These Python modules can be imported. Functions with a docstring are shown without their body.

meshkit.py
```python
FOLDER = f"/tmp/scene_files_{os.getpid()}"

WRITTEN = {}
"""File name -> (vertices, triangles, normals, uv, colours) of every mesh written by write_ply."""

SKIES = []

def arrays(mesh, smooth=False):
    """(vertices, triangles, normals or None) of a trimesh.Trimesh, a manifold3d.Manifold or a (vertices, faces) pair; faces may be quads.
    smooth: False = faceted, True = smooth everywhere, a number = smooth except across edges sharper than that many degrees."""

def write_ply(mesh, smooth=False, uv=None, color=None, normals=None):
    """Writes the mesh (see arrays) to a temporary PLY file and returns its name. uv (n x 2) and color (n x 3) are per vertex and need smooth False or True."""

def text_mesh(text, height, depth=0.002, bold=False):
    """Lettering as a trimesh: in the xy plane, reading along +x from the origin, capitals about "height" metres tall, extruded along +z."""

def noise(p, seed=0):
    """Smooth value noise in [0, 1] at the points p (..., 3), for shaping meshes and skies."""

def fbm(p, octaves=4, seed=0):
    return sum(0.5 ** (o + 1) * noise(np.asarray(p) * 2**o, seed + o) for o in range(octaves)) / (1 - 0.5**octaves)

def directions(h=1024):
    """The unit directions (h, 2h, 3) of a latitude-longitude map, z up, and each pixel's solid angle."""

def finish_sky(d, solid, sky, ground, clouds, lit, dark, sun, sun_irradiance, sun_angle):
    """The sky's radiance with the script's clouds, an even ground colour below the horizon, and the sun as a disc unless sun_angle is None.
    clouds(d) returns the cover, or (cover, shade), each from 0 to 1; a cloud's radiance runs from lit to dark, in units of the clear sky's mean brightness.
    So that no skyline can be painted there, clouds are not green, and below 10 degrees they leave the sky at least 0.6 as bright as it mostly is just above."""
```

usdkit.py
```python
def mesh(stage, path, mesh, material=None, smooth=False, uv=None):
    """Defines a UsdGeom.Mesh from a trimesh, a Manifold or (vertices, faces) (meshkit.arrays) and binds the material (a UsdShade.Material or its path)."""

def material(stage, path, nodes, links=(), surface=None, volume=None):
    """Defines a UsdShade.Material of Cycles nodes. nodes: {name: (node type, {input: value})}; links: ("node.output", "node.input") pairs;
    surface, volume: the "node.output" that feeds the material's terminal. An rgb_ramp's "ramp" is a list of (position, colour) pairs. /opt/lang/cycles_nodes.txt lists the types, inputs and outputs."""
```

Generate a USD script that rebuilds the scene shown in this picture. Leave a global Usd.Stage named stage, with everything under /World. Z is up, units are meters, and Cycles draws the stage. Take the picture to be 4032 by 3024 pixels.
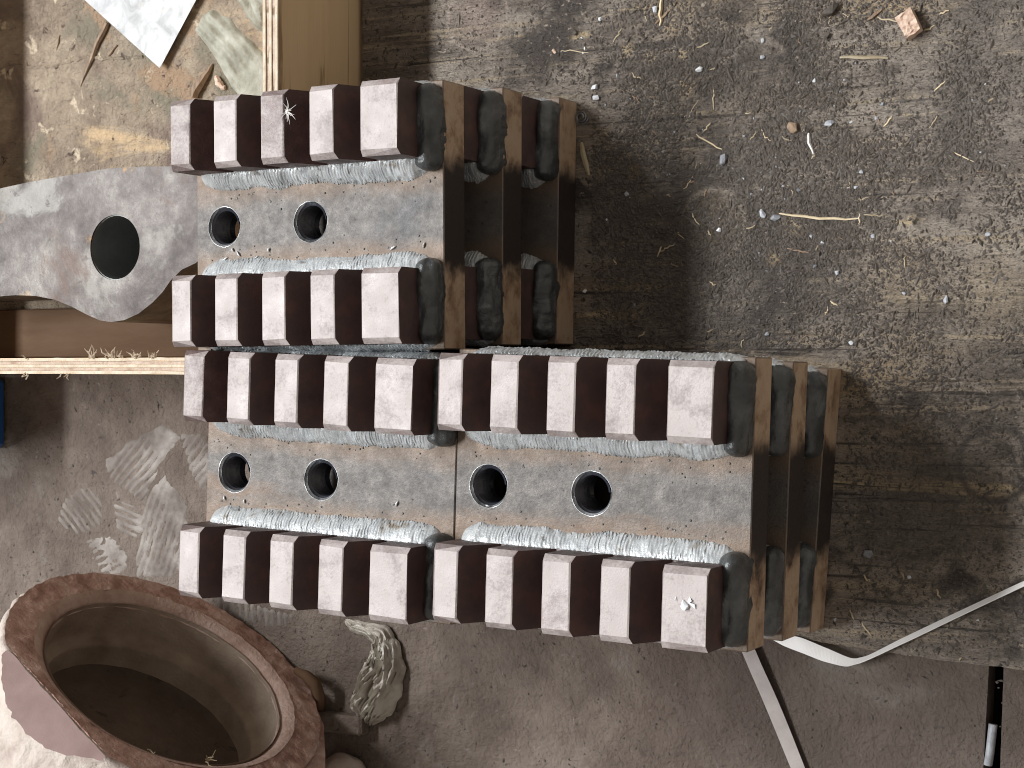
import math, random
import numpy as np, trimesh, manifold3d as m3, usdkit, meshkit
from shapely.geometry import Polygon, LineString
from pxr import Usd, UsdGeom, UsdLux, UsdShade, Gf, Sdf
rng = np.random.default_rng(7); random.seed(7)
stage = Usd.Stage.CreateInMemory()
UsdGeom.SetStageUpAxis(stage, UsdGeom.Tokens.z); UsdGeom.SetStageMetersPerUnit(stage, 1.0)
UsdGeom.Xform.Define(stage, '/World'); UsdGeom.Scope.Define(stage, '/World/Looks')
U = 0.085                                   # one drawing unit in metres
ZD = -1.606                                 # deck level in drawing units
def W(p):                                   # drawing units (x right, y towards the viewer's bottom, z up) -> metres
    p = np.asarray(p, float)
    return np.stack([(p[..., 0] + 6) * U, -p[..., 1] * U, (p[..., 2] - ZD) * U], -1)
# ------------------------------------------------------------------ camera, lamps, exposure
TILT, AZ, F = 0.50625, -0.0187, 6846.82 / 4032
nU = -np.array([math.sin(TILT) * math.cos(AZ), math.sin(TILT) * math.sin(AZ), math.cos(TILT)])
eX = np.array([1, 0, 0]) - nU * nU[0]; eX /= np.linalg.norm(eX); eY = np.cross(eX, nU); eY = eY if eY[1] > 0 else -eY
def axis(k): return np.array([eX[k], -eY[k], nU[k]])
cam = UsdGeom.Camera.Define(stage, '/World/camera')
r_, d_, f_ = axis(0), axis(1), axis(2); eye = W([0, 0, 10])
M = Gf.Matrix4d(*[float(v) for v in (*r_, 0, *(-d_), 0, *(-f_), 0, *eye, 1)])
cam.AddTransformOp().Set(M)
cam.CreateHorizontalApertureAttr(36.0); cam.CreateVerticalApertureAttr(27.0); cam.CreateFocalLengthAttr(36.0 * F)
cam.CreateClippingRangeAttr(Gf.Vec2f(0.01, 100)); cam.CreateExposureAttr(0.2)
def ray(px, py):
    d = np.array([px - 2016, py - 1512, F * 4032]); return np.array([d @ eX, d @ eY, d @ nU])
def G(px, py, z=ZD):                        # where a sight line of the photograph meets the level z
    r = ray(px, py); return r * ((z - 10) / r[2]) + np.array([0, 0, 10])
# a long roof skylight to the upper left, and the dim room
def rect(name, pos, target, w, h, inten, col):
    L = UsdLux.RectLight.Define(stage, '/World/' + name)
    L.CreateWidthAttr(w); L.CreateHeightAttr(h); L.CreateIntensityAttr(inten); L.CreateColorAttr(Gf.Vec3f(*col))
    z = np.array(pos, float) - np.array(target, float); z /= np.linalg.norm(z)
    y = np.array([0, 1, 0]) - z * z[1]; y /= np.linalg.norm(y); x = np.cross(y, z)
    L.AddTransformOp().Set(Gf.Matrix4d(*[float(v) for v in (*x, 0, *y, 0, *z, 0, *pos, 1)])); return L
S_POS, S_W, S_H, S_I = (-3.1, 0.70, 4.4), 0.42, 4.0, 84.0
rect('roof_skylight', S_POS, (0, 0.0, 0.1), S_W, S_H, S_I, (0.97, 0.985, 1.0))
dome = UsdLux.DomeLight.Define(stage, '/World/room_light')
dm = usdkit.material(stage, '/World/Looks/room', {'b': ('background_shader', {'color': (1.0, 0.90, 0.80), 'strength': 0.30})}, [], surface='b.background')
UsdShade.MaterialBindingAPI.Apply(dome.GetPrim()).Bind(dm)
# ------------------------------------------------------------------ scene helpers
taken = {}
def free(parent, name):
    k = (parent, name); n = taken.get(k, 0); taken[k] = n + 1
    return f'{parent}/{name}' + (f'_{n:03d}' if n else '')
def tag(o, label=None, cat=None, group=None, kind=None):
    p = o if isinstance(o, Usd.Prim) else o.GetPrim()
    for k, v in (('label', label), ('category', cat), ('group', group), ('kind', kind)):
        if v: p.SetCustomDataByKey(k, v)
    return p
def thing(name, label, cat, at=(-6, 0, ZD), rot=0.0, group=None):   # Xform at the thing's base, drawing units; rot turns like the picture (y down)
    x = UsdGeom.Xform.Define(stage, free('/World', name)); x.AddTranslateOp().Set(Gf.Vec3d(*[float(v) for v in W(at)]))
    if rot: x.AddRotateZOp().Set(-math.degrees(rot))
    return tag(x, label, cat, group)
def arr(mesh):
    if hasattr(mesh, 'to_mesh'):
        m = mesh.to_mesh(); return np.array(m.vert_properties[:, :3], float), np.array(m.tri_verts)
    if isinstance(mesh, (tuple, list)):
        v, f = np.asarray(mesh[0], float), np.asarray(mesh[1], int)
        return v, (np.vstack([f[:, [0, 1, 2]], f[:, [0, 2, 3]]]) if f.shape[1] == 4 else f)
    return np.array(mesh.vertices, float), np.array(mesh.faces)
def obj(name, mesh, mat, parent=None, smooth=False, local=True, **kw):
    """One Mesh. local: vertices are drawing units about the thing's base; else drawing units in the world."""
    v, f = arr(mesh)
    v = v * U * np.array([1, -1, 1]) if local else W(v)
    f = f[:, ::-1]
    t = trimesh.Trimesh(v, f, process=False)
    path = free(str(parent.GetPath()) if parent is not None else '/World', name)
    o = usdkit.mesh(stage, path, t, mat, smooth=smooth).GetPrim()
    if kw: tag(o, **kw)
    return o
def hull(pts): return trimesh.convex.convex_hull(np.asarray(pts, float))
def box(a, b, bev=0.0):
    a, b = np.minimum(a, b).astype(float), np.maximum(a, b).astype(float)
    if not bev: return trimesh.creation.box(bounds=[a, b])
    P = []
    for i in range(8):
        s = np.array([(i >> k) & 1 for k in range(3)]); c = np.where(s, b, a); d = np.where(s, -bev, bev)
        for k in range(3):
            e = c + d; e[k] = c[k]; P.append(e)
    return hull(P)
def cat(ms): return trimesh.util.concatenate([trimesh.Trimesh(*arr(m), process=False) for m in ms])
def grid(nu, nv, fn, closed_v=False):
    u, v = np.meshgrid(np.linspace(0, 1, nu), np.linspace(0, 1, nv), indexing='ij'); P = fn(u, v).reshape(-1, 3)
    i = np.arange(nu * nv).reshape(nu, nv)
    q = np.stack([i[:-1, :-1], i[1:, :-1], i[1:, 1:], i[:-1, 1:]], -1).reshape(-1, 4)
    return P, np.vstack([q[:, [0, 1, 2]], q[:, [0, 2, 3]]])
def tube(pts, rad, sides=6):
    pts = np.asarray(pts, float); n = len(pts); rad = np.broadcast_to(rad, n)
    T = np.gradient(pts, axis=0); T /= np.linalg.norm(T, axis=1)[:, None] + 1e-12
    up = np.array([0, 0, 1.0]); A = np.cross(T, up); bad = np.linalg.norm(A, axis=1) < 1e-3; A[bad] = [1, 0, 0]
    A /= np.linalg.norm(A, axis=1)[:, None]; B = np.cross(A, T)
    th = np.arange(sides) / sides * 2 * np.pi
    P = (pts[:, None] + rad[:, None, None] * (np.cos(th)[None, :, None] * A[:, None] + np.sin(th)[None, :, None] * B[:, None])).reshape(-1, 3)
    fs = []
    for i in range(n - 1):
        for k in range(sides):
            a, b = i * sides + k, i * sides + (k + 1) % sides; fs += [[a, b, b + sides], [a, b + sides, a + sides]]
    for k in range(1, sides - 1): fs += [[0, k + 1, k], [(n - 1) * sides, (n - 1) * sides + k, (n - 1) * sides + k + 1]]
    return P, np.array(fs)
def lump(size, seed, sub=1, rough=0.3):
    s = trimesh.creation.icosphere(subdivisions=sub); v = s.vertices
    k = 1 + rough * (meshkit.fbm(v * 1.3 + seed * 7.13, 3, seed) * 2 - 1)
    return v * k[:, None] * np.asarray(size), s.faces
def shard(size, seed, n=11):                # angular chip: hull of a few points
    g_ = np.random.default_rng(seed); v = g_.normal(0, 1, (n, 3)); v /= np.linalg.norm(v, axis=1)[:, None]; v *= g_.uniform(.75, 1.15, (n, 1))
    h = hull(v); return np.array(h.vertices) * np.asarray(size), np.array(h.faces)
# ------------------------------------------------------------------ materials
def srgb(*c): return tuple((x / 255 / 12.92 if x <= 10 else ((x / 255 + 0.055) / 1.055) ** 2.4) for x in c)
def surf(name, ramp, scale=40, stretch=(1, 1, 1), rot=0.0, detail=8, distort=0.0, rough=0.5, rough_var=0.15, metal=0.0, spec=0.5,
         bump=(300, 0.0004), bump2=None, layers=(), per_object=0.0, island=None, nrough=0.6, sheen=0.0, transl=0.0, edge=None, dust_sheen=None, rings=()):
    """ramp over warped noise; layers: (scale, stretch, lo, hi, colour) patches laid over; edge: colour ramp on upright faces (cut steel)."""
    N = {'g': ('geometry', {}), 'm': ('mapping', {'scale': tuple(s * scale for s in stretch), 'rotation': (0, 0, rot)}),
         'n': ('noise_texture', {'scale': 1.0, 'detail': detail, 'roughness': nrough, 'distortion': distort}), 'r': ('rgb_ramp', {'ramp': ramp}),
         'p': ('principled_bsdf', {'metallic': metal, 'specular_ior_level': spec, 'sheen_weight': sheen})}
    L = [('g.position', 'm.vector'), ('m.vector', 'n.vector'), ('n.fac', 'r.fac')]
    col = 'r.color'
    if island:
        N['ir'] = ('rgb_ramp', {'ramp': island, 'interpolate': False}); L.append(('g.random_per_island', 'ir.fac'))
        N['im'] = ('mix_color', {'blend_type': 'multiply', 'fac': 1.0}); L += [(col, 'im.a'), ('ir.color', 'im.b')]; col = 'im.result'
    if per_object:
        N['oi'] = ('object_info', {}); N['mr'] = ('map_range', {'from_min': 0.0, 'from_max': 1.0, 'to_min': 1 - per_object, 'to_max': 1 + per_object})
        N['om'] = ('vector_math', {'math_type': 'scale'}); L += [('oi.random', 'mr.value'), (col, 'om.vector1'), ('mr.result', 'om.scale')]; col = 'om.vector'
    def layer(i, sc, st, lo, hi, c, base, src=None):
        if src is None:
            N[f'lm{i}'] = ('mapping', {'scale': tuple(s * sc for s in st), 'location': (3.1 * i + 1, 5.7 * i, 2.3 * i)})
            N[f'ln{i}'] = ('noise_texture', {'scale': 1.0, 'detail': 7.0, 'roughness': 0.62, 'distortion': 0.4})
            L.extend([('g.position', f'lm{i}.vector'), (f'lm{i}.vector', f'ln{i}.vector')]); src = f'ln{i}.fac'
        N[f'lr{i}'] = ('map_range', {'range_type': 'smoothstep', 'from_min': lo, 'from_max': hi}); L.append((src, f'lr{i}.value'))
        N[f'lx{i}'] = ('mix_color', {'b': c}); L.extend([(f'lr{i}.result', f'lx{i}.fac'), (base, f'lx{i}.a')])
        return f'lx{i}.result'
    for i, (sc, st, lo, hi, c) in enumerate(layers): col = layer(i, sc, st, lo, hi, c, col)
    if edge:                                    # browner where the welding heat ran, a band along each bead
        N['ho'] = ('texture_coordinate', {}); N['hy'] = ('separate_xyz', {}); N['ha'] = ('math', {'math_type': 'absolute'}); N['hm'] = ('mapping', {'scale': (26, 60, 60)}); N['hn'] = ('noise_texture', {'scale': 1.0, 'detail': 8.0, 'roughness': 0.7})
        N['hb'] = ('math', {'math_type': 'multiply_add', 'value2': 0.026}); N['hr'] = ('map_range', {'range_type': 'smoothstep', 'from_min': 0.021, 'from_max': 0.037, 'to_max': 0.75}); N['hc'] = ('mix_color', {'b': (0.185, 0.128, 0.088)})
        L += [('ho.object', 'hy.vector'), ('hy.y', 'ha.value1'), ('g.position', 'hm.vector'), ('hm.vector', 'hn.vector'), ('hn.fac', 'hb.value1'), ('ha.value', 'hb.value3'), ('hb.value', 'hr.value'), ('hr.result', 'hc.fac'), (col, 'hc.a')]; col = 'hc.result'
    if edge:                                    # sawn or flame-cut end faces
        N['sx'] = ('separate_xyz', {}); N['ab'] = ('math', {'math_type': 'absolute'}); N['gt'] = ('math', {'math_type': 'greater_than', 'value2': 0.75})
        N['em'] = ('mapping', {'scale': (55, 48, 60)}); N['en'] = ('noise_texture', {'scale': 1.0, 'detail': 8.0, 'roughness': 0.68, 'distortion': 0.2}); N['er'] = ('rgb_ramp', {'ramp': edge}); N['ex'] = ('mix_color', {})
        L += [('g.normal', 'sx.vector'), ('sx.x', 'ab.value1'), ('ab.value', 'gt.value1'), ('g.position', 'em.vector'), ('em.vector', 'en.vector'), ('en.fac', 'er.fac'), ('gt.value', 'ex.fac'), (col, 'ex.a'), ('eq.result', 'ex.b')]
        N['to'] = ('texture_coordinate', {}); N['ty'] = ('separate_xyz', {}); N['ta'] = ('math', {'math_type': 'absolute'}); N['tn'] = ('math', {'math_type': 'multiply_add', 'value2': 0.022}); N['tm'] = ('map_range', {'range_type': 'smoothstep', 'from_min': 0.036, 'from_max': 0.050})
        N['eq'] = ('mix_color', {'a': (0.038, 0.028, 0.025)})      # the middle of the edge is still black mill scale
        L += [('to.object', 'ty.vector'), ('ty.y', 'ta.value1'), ('en.fac', 'tn.value1'), ('ta.value', 'tn.value3'), ('tn.value', 'tm.value'), ('tm.result', 'eq.fac'), ('er.color', 'eq.b')]
        col = 'ex.result'
    if dust_sheen:                                    # settled dusting plus the bright sheen of level tops, put into the colour
        N['dx'] = ('separate_xyz', {}); N['dm'] = ('map_range', {'range_type': 'smoothstep', 'from_min': 0.455, 'from_max': 0.88, 'to_max': dust_sheen[1]})
        N['dn'] = ('noise_texture', {'scale': 45.0, 'detail': 9.0, 'roughness': 0.65, 'distortion': 0.6}); N['dr'] = ('map_range', {'from_min': dust_sheen[2], 'from_max': dust_sheen[3], 'to_min': 1.0, 'to_max': 0.25})
        N['df'] = ('noise_texture', {'scale': 520.0, 'detail': 5.0, 'roughness': 0.7}); N['dfr'] = ('map_range', {'from_min': 0.3, 'from_max': 0.7, 'to_min': 0.60, 'to_max': 1.18})
        N['dk'] = ('math', {'math_type': 'multiply'}); N['dk2'] = ('math', {'math_type': 'multiply', 'use_clamp': True}); N['dc'] = ('mix_color', {'b': dust_sheen[0]})
        L += [('g.normal', 'dx.vector'), ('dx.z', 'dm.value'), ('g.position', 'dn.vector'), ('g.position', 'df.vector'), ('dn.fac', 'dr.value'), ('df.fac', 'dfr.value'), ('dm.result', 'dk.value1'), ('dr.result', 'dk.value2'),
              ('dk.value', 'dk2.value1'), ('dfr.result', 'dk2.value2'), ('dk2.value', 'dc.fac'), (col, 'dc.a')]; col = 'dc.result'
    for i, (c, rad, wid, colr, amt) in enumerate(rings):   # round stains, bare spots and soft round patches of tone, set by position
        N[f'wn{i}'] = ('noise_texture', {'scale': 25.0, 'detail': 5.0, 'roughness': 0.6}); N[f'wm{i}'] = ('math', {'math_type': 'multiply_add', 'value2': rad * 0.35, 'value3': -rad * 0.17})
        N[f'wd{i}'] = ('vector_math', {'math_type': 'distance', 'vector2': c}); N[f'wa{i}'] = ('math', {'math_type': 'add'}); N[f'ws{i}'] = ('math', {'math_type': 'subtract', 'value2': rad}); N[f'wb{i}'] = ('math', {'math_type': 'absolute'})
        N[f'wr{i}'] = ('map_range', {'range_type': 'smoothstep', 'from_min': 0.0, 'from_max': wid, 'to_min': amt, 'to_max': 0.0}); N[f'wc{i}'] = ('mix_color', {'b': colr})
        L += [('g.position', f'wn{i}.vector'), (f'wn{i}.fac', f'wm{i}.value1'), ('g.position', f'wd{i}.vector1'), (f'wd{i}.value', f'wa{i}.value1'), (f'wm{i}.value', f'wa{i}.value2'), (f'wa{i}.value', f'ws{i}.value1'), (f'ws{i}.value', f'wb{i}.value1'), (f'wb{i}.value', f'wr{i}.value'), (f'wr{i}.result', f'wc{i}.fac'), (col, f'wc{i}.a')]; col = f'wc{i}.result'
    L.append((col, 'p.base_color'))
    N['rm'] = ('map_range', {'from_min': 0.3, 'from_max': 0.7, 'to_min': rough + rough_var, 'to_max': max(rough - rough_var, 0.05)}); L += [('n.fac', 'rm.value'), ('rm.result', 'p.roughness')]
    N['bm'] = ('mapping', {'scale': tuple(s * bump[0] for s in stretch), 'rotation': (0, 0, rot)}); N['bn'] = ('noise_texture', {'scale': 1.0, 'detail': 6.0, 'roughness': 0.65})
    N['b'] = ('bump', {'distance': bump[1], 'strength': 1.0}); L += [('g.position', 'bm.vector'), ('bm.vector', 'bn.vector'), ('bn.fac', 'b.height')]
    last = 'b.normal'
    if bump2:
        N['bm2'] = ('mapping', {'scale': (bump2[0],) * 3}); N['bn2'] = ('noise_texture', {'scale': 1.0, 'detail': 4.0, 'roughness': 0.55}); N['b2'] = ('bump', {'distance': bump2[1], 'strength': 1.0})
        L += [('g.position', 'bm2.vector'), ('bm2.vector', 'bn2.vector'), ('bn2.fac', 'b2.height'), (last, 'b2.normal')]; last = 'b2.normal'
    L.append((last, 'p.normal')); out = 'p.BSDF'
    if transl:
        N['t'] = ('translucent_bsdf', {}); N['mc'] = ('mix_closure', {'fac': transl}); L += [(col, 't.color'), ('p.BSDF', 'mc.closure1'), ('t.BSDF', 'mc.closure2')]; out = 'mc.closure'
    return usdkit.material(stage, '/World/Looks/' + name, N, L, surface=out)
X1 = (1, 1, 1)
M_ = {}
DUST_SHEEN = (0.425, 0.378, 0.366)
M_['oxide'] = surf('oxide_primer', [(0.3, (0.055, 0.037, 0.035)), (0.5, (0.080, 0.049, 0.045)), (0.7, (0.125, 0.066, 0.057))], 70, rough=0.5, spec=0.45, bump=(900, 0.00018),
                   layers=[(120, X1, 0.68, 0.76, (0.05, 0.03, 0.027))], dust_sheen=(DUST_SHEEN, 0.96, 0.56, 0.84))
M_['oxide_worn'] = surf('oxide_primer_worn', [(0.3, (0.055, 0.030, 0.028)), (0.55, (0.09, 0.046, 0.042)), (0.75, (0.14, 0.085, 0.078))], 90, rough=0.5, spec=0.45, bump=(600, 0.0006),
                   layers=[(150, X1, 0.66, 0.74, (0.05, 0.03, 0.027))], dust_sheen=(DUST_SHEEN, 0.90, 0.46, 0.70))
EDGE = [(0.30, (0.11, 0.068, 0.048)), (0.40, (0.33, 0.22, 0.14)), (0.50, (0.50, 0.36, 0.245)), (0.62, (0.55, 0.42, 0.30)), (0.74, (0.29, 0.175, 0.115))]
M_['plate'] = surf('mill_scale_steel', [(0.25, (0.062, 0.057, 0.055)), (0.42, (0.098, 0.090, 0.084)), (0.58, (0.135, 0.122, 0.112)), (0.75, (0.20, 0.172, 0.150))], 95, nrough=0.78, detail=11, rough=0.5, spec=0.5, metal=0.2, bump=(700, 0.0004),
                   layers=[(14, (0.5, 1.2, 1), 0.56, 0.70, (0.16, 0.115, 0.085)), (11, X1, 0.54, 0.70, (0.07, 0.069, 0.071)), (260, X1, 0.60, 0.74, (0.155, 0.132, 0.112)), (300, X1, 0.60, 0.70, (0.05, 0.043, 0.038)), (500, X1, 0.68, 0.73, (0.03, 0.024, 0.02))], edge=EDGE)
M_['weld'] = surf('weld_bead_steel', [(0.3, (0.38, 0.40, 0.415)), (0.5, (0.58, 0.61, 0.625)), (0.7, (0.74, 0.775, 0.79))], 130, rough=0.40, metal=0.4, spec=0.6, bump=(900, 0.00035), layers=[(45, X1, 0.57, 0.70, (0.30, 0.255, 0.20)), (160, X1, 0.60, 0.70, (0.16, 0.155, 0.15)), (90, X1, 0.64, 0.70, (0.82, 0.84, 0.85))])
M_['weld_dark'] = surf('weld_slag_dark', [(0.3, (0.030, 0.034, 0.036)), (0.52, (0.068, 0.075, 0.077)), (0.72, (0.13, 0.14, 0.145))], 60, rough=0.33, metal=0.3, spec=1.0, bump=(230, 0.0009), layers=[(40, X1, 0.62, 0.72, (0.17, 0.18, 0.19))])
M_['bright'] = surf('bare_steel', [(0.35, (0.06, 0.06, 0.062)), (0.55, (0.30, 0.31, 0.32)), (0.7, (0.6, 0.61, 0.62))], 90, rough=0.42, metal=0.6, bump=(800, 0.0003))
M_['thread'] = surf('thread_steel', [(0.3, (0.022, 0.024, 0.034)), (0.7, (0.05, 0.054, 0.068))], 200, rough=0.30, metal=0.2, spec=0.9, bump=(500, 0.0001))
def wc(px, py): return tuple(float(v) for v in W(G(px, py, ZD)))
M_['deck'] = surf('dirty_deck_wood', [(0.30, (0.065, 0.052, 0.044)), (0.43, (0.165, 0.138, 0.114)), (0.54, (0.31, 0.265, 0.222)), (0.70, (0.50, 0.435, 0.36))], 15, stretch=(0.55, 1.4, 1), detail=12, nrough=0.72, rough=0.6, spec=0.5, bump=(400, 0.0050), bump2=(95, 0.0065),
                  layers=[(9, (0.35, 1.6, 1), 0.55, 0.70, (0.40, 0.30, 0.185)), (26, (0.22, 1.8, 1), 0.61, 0.68, (0.60, 0.47, 0.29)), (90, (0.08, 2.2, 1), 0.53, 0.66, (0.40, 0.325, 0.235)), (100, (0.07, 2.4, 1), 0.56, 0.66, (0.07, 0.056, 0.046)), (9, X1, 0.50, 0.64, (0.075, 0.060, 0.051)), (22, X1, 0.57, 0.68, (0.07, 0.056, 0.047)), (45, (0.12, 3.0, 1), 0.68, 0.71, (0.05, 0.04, 0.034)), (200, X1, 0.57, 0.66, (0.06, 0.049, 0.041)), (230, (1, 1.3, 1), 0.60, 0.68, (0.40, 0.34, 0.27))],
                  rings=[(wc(2810, 880), 0.0205, 0.0035, (0.42, 0.36, 0.29), 0.75), (wc(2810, 880), 0.008, 0.016, (0.38, 0.29, 0.18), 0.5), (wc(1880, 60), 0.0, 0.030, (0.34, 0.26, 0.22), 0.7), (wc(1880, 60), 0.0225, 0.0022, (0.46, 0.38, 0.32), 0.6), (wc(3920, 1830), 0.021, 0.0035, (0.06, 0.05, 0.045), 0.7), (wc(3650, 1980), 0.0, 0.060, (0.075, 0.061, 0.050), 0.65), (wc(2700, 1000), 0.0, 0.085, (0.08, 0.066, 0.055), 0.55), (wc(3050, 480), 0.0, 0.07, (0.10, 0.083, 0.069), 0.5),  # the dark blob beside the front right pile is its shade, painted in
                         (wc(2470, 195), 0.0, 0.007, (0.62, 0.48, 0.30), 0.8), (wc(2560, 228), 0.0, 0.006, (0.62, 0.48, 0.30), 0.8), (wc(2690, 215), 0.0, 0.006, (0.58, 0.45, 0.28), 0.8), (wc(2700, 330), 0.0, 0.010, (0.58, 0.44, 0.26), 0.8), (wc(2640, 110), 0.0, 0.008, (0.50, 0.37, 0.22), 0.7), (wc(3120, 885), 0.0, 0.012, (0.55, 0.43, 0.28), 0.7), (wc(3050, 1010), 0.0, 0.008, (0.50, 0.38, 0.22), 0.7), (wc(3950, 300), 0.0, 0.10, (0.33, 0.29, 0.25), 0.5), (wc(3550, 1080), 0.0, 0.035, (0.42, 0.33, 0.22), 0.55), (wc(3900, 1150), 0.0, 0.04, (0.42, 0.34, 0.24), 0.6), (wc(2490, 670), 0.0, 0.008, (0.40, 0.28, 0.14), 0.6)])
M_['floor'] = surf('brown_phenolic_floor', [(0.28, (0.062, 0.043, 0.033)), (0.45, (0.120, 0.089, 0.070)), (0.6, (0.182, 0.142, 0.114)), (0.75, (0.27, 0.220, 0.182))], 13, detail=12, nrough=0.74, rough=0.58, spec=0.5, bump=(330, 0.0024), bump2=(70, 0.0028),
                  layers=[(7, X1, 0.55, 0.68, (0.26, 0.235, 0.205)), (4.2, X1, 0.53, 0.68, (0.085, 0.056, 0.044)), (90, X1, 0.62, 0.74, (0.24, 0.20, 0.18)), (170, X1, 0.62, 0.70, (0.045, 0.033, 0.028))],
                  rings=[(wc(3150, 2900), 0.0, 0.13, (0.062, 0.044, 0.035), 0.75), (wc(3850, 2850), 0.0, 0.09, (0.07, 0.052, 0.043), 0.7)])  # two soft dark brown patches at the lower right
M_['crate_floor'] = surf('weathered_crate_floor', [(0.3, (0.13, 0.097, 0.075)), (0.43, (0.255, 0.20, 0.15)), (0.57, (0.40, 0.325, 0.243)), (0.72, (0.53, 0.45, 0.34))], 17, stretch=(0.8, 1.2, 1), detail=12, nrough=0.72, rough=0.7, spec=0.3, bump=(380, 0.0028), bump2=(60, 0.0045),
                  layers=[(11, X1, 0.52, 0.63, (0.20, 0.145, 0.12)), (13, (0.5, 1.5, 1), 0.54, 0.64, (0.60, 0.44, 0.27)), (9, X1, 0.55, 0.66, (0.22, 0.195, 0.145)), (16, X1, 0.56, 0.64, (0.36, 0.25, 0.165)), (60, X1, 0.60, 0.68, (0.62, 0.52, 0.39)), (120, X1, 0.62, 0.70, (0.10, 0.07, 0.055))])
M_['ply_face'] = surf('plywood_face', [(0.3, (0.66, 0.475, 0.27)), (0.5, (0.76, 0.56, 0.335)), (0.7, (0.82, 0.63, 0.39))], 9, stretch=(1, 0.25, 3), rough=0.6, spec=0.3, bump=(200, 0.0002), layers=[(30, (1, 0.12, 2.5), 0.60, 0.68, (0.36, 0.235, 0.12)), (55, (1, 0.5, 1.5), 0.68, 0.72, (0.20, 0.12, 0.06))])
M_['ply_light'] = surf('plywood_ply_pale', [(0.3, (0.50, 0.40, 0.29)), (0.5, (0.62, 0.52, 0.40)), (0.7, (0.70, 0.61, 0.49))], 120, stretch=(1, 1, 1), rough=0.75, spec=0.25, bump=(500, 0.0008), layers=[(70, X1, 0.64, 0.70, (0.33, 0.24, 0.17))])
M_['ply_dark'] = surf('plywood_ply_dark', [(0.3, (0.38, 0.27, 0.20)), (0.5, (0.50, 0.39, 0.31)), (0.7, (0.58, 0.48, 0.39))], 150, rough=0.75, spec=0.25, bump=(500, 0.0008), layers=[(50, X1, 0.60, 0.68, (0.24, 0.16, 0.11))])
M_['lug'] = surf('flame_cut_lug_steel', [(0.28, (0.036, 0.027, 0.025)), (0.42, (0.064, 0.050, 0.046)), (0.55, (0.100, 0.083, 0.075)), (0.7, (0.16, 0.142, 0.124))], 24, nrough=0.72, detail=9, rough=0.5, spec=0.55, metal=0.2, bump=(420, 0.0004),
                layers=[(9, X1, 0.53, 0.59, (0.185, 0.172, 0.152)), (14, X1, 0.60, 0.68, (0.20, 0.19, 0.175)), (120, X1, 0.58, 0.68, (0.08, 0.066, 0.062)), (24, X1, 0.61, 0.68, (0.26, 0.155, 0.06)), (13, X1, 0.58, 0.66, (0.085, 0.052, 0.038))])
M_['lug_edge'] = surf('bore_steel', [(0.3, (0.16, 0.175, 0.175)), (0.7, (0.26, 0.275, 0.265))], 40, rough=0.45, metal=0.5)
M_['rust_rough'] = surf('rough_cast_rust', [(0.3, (0.28, 0.15, 0.115)), (0.5, (0.46, 0.285, 0.225)), (0.7, (0.60, 0.43, 0.36))], 60, detail=9, rough=0.75, spec=0.3, bump=(260, 0.0022), bump2=(90, 0.0016))
M_['rust_pale'] = surf('pale_cast_skin', [(0.3, (0.40, 0.33, 0.29)), (0.5, (0.52, 0.45, 0.40)), (0.7, (0.60, 0.54, 0.48))], 70, rough=0.7, spec=0.35, bump=(330, 0.0012))
M_['rust_smooth'] = surf('machined_facet', [(0.3, (0.22, 0.145, 0.13)), (0.6, (0.28, 0.19, 0.175)), (0.75, (0.30, 0.22, 0.20))], 40, rough=0.55, spec=0.35, bump=(900, 0.00012))
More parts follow.
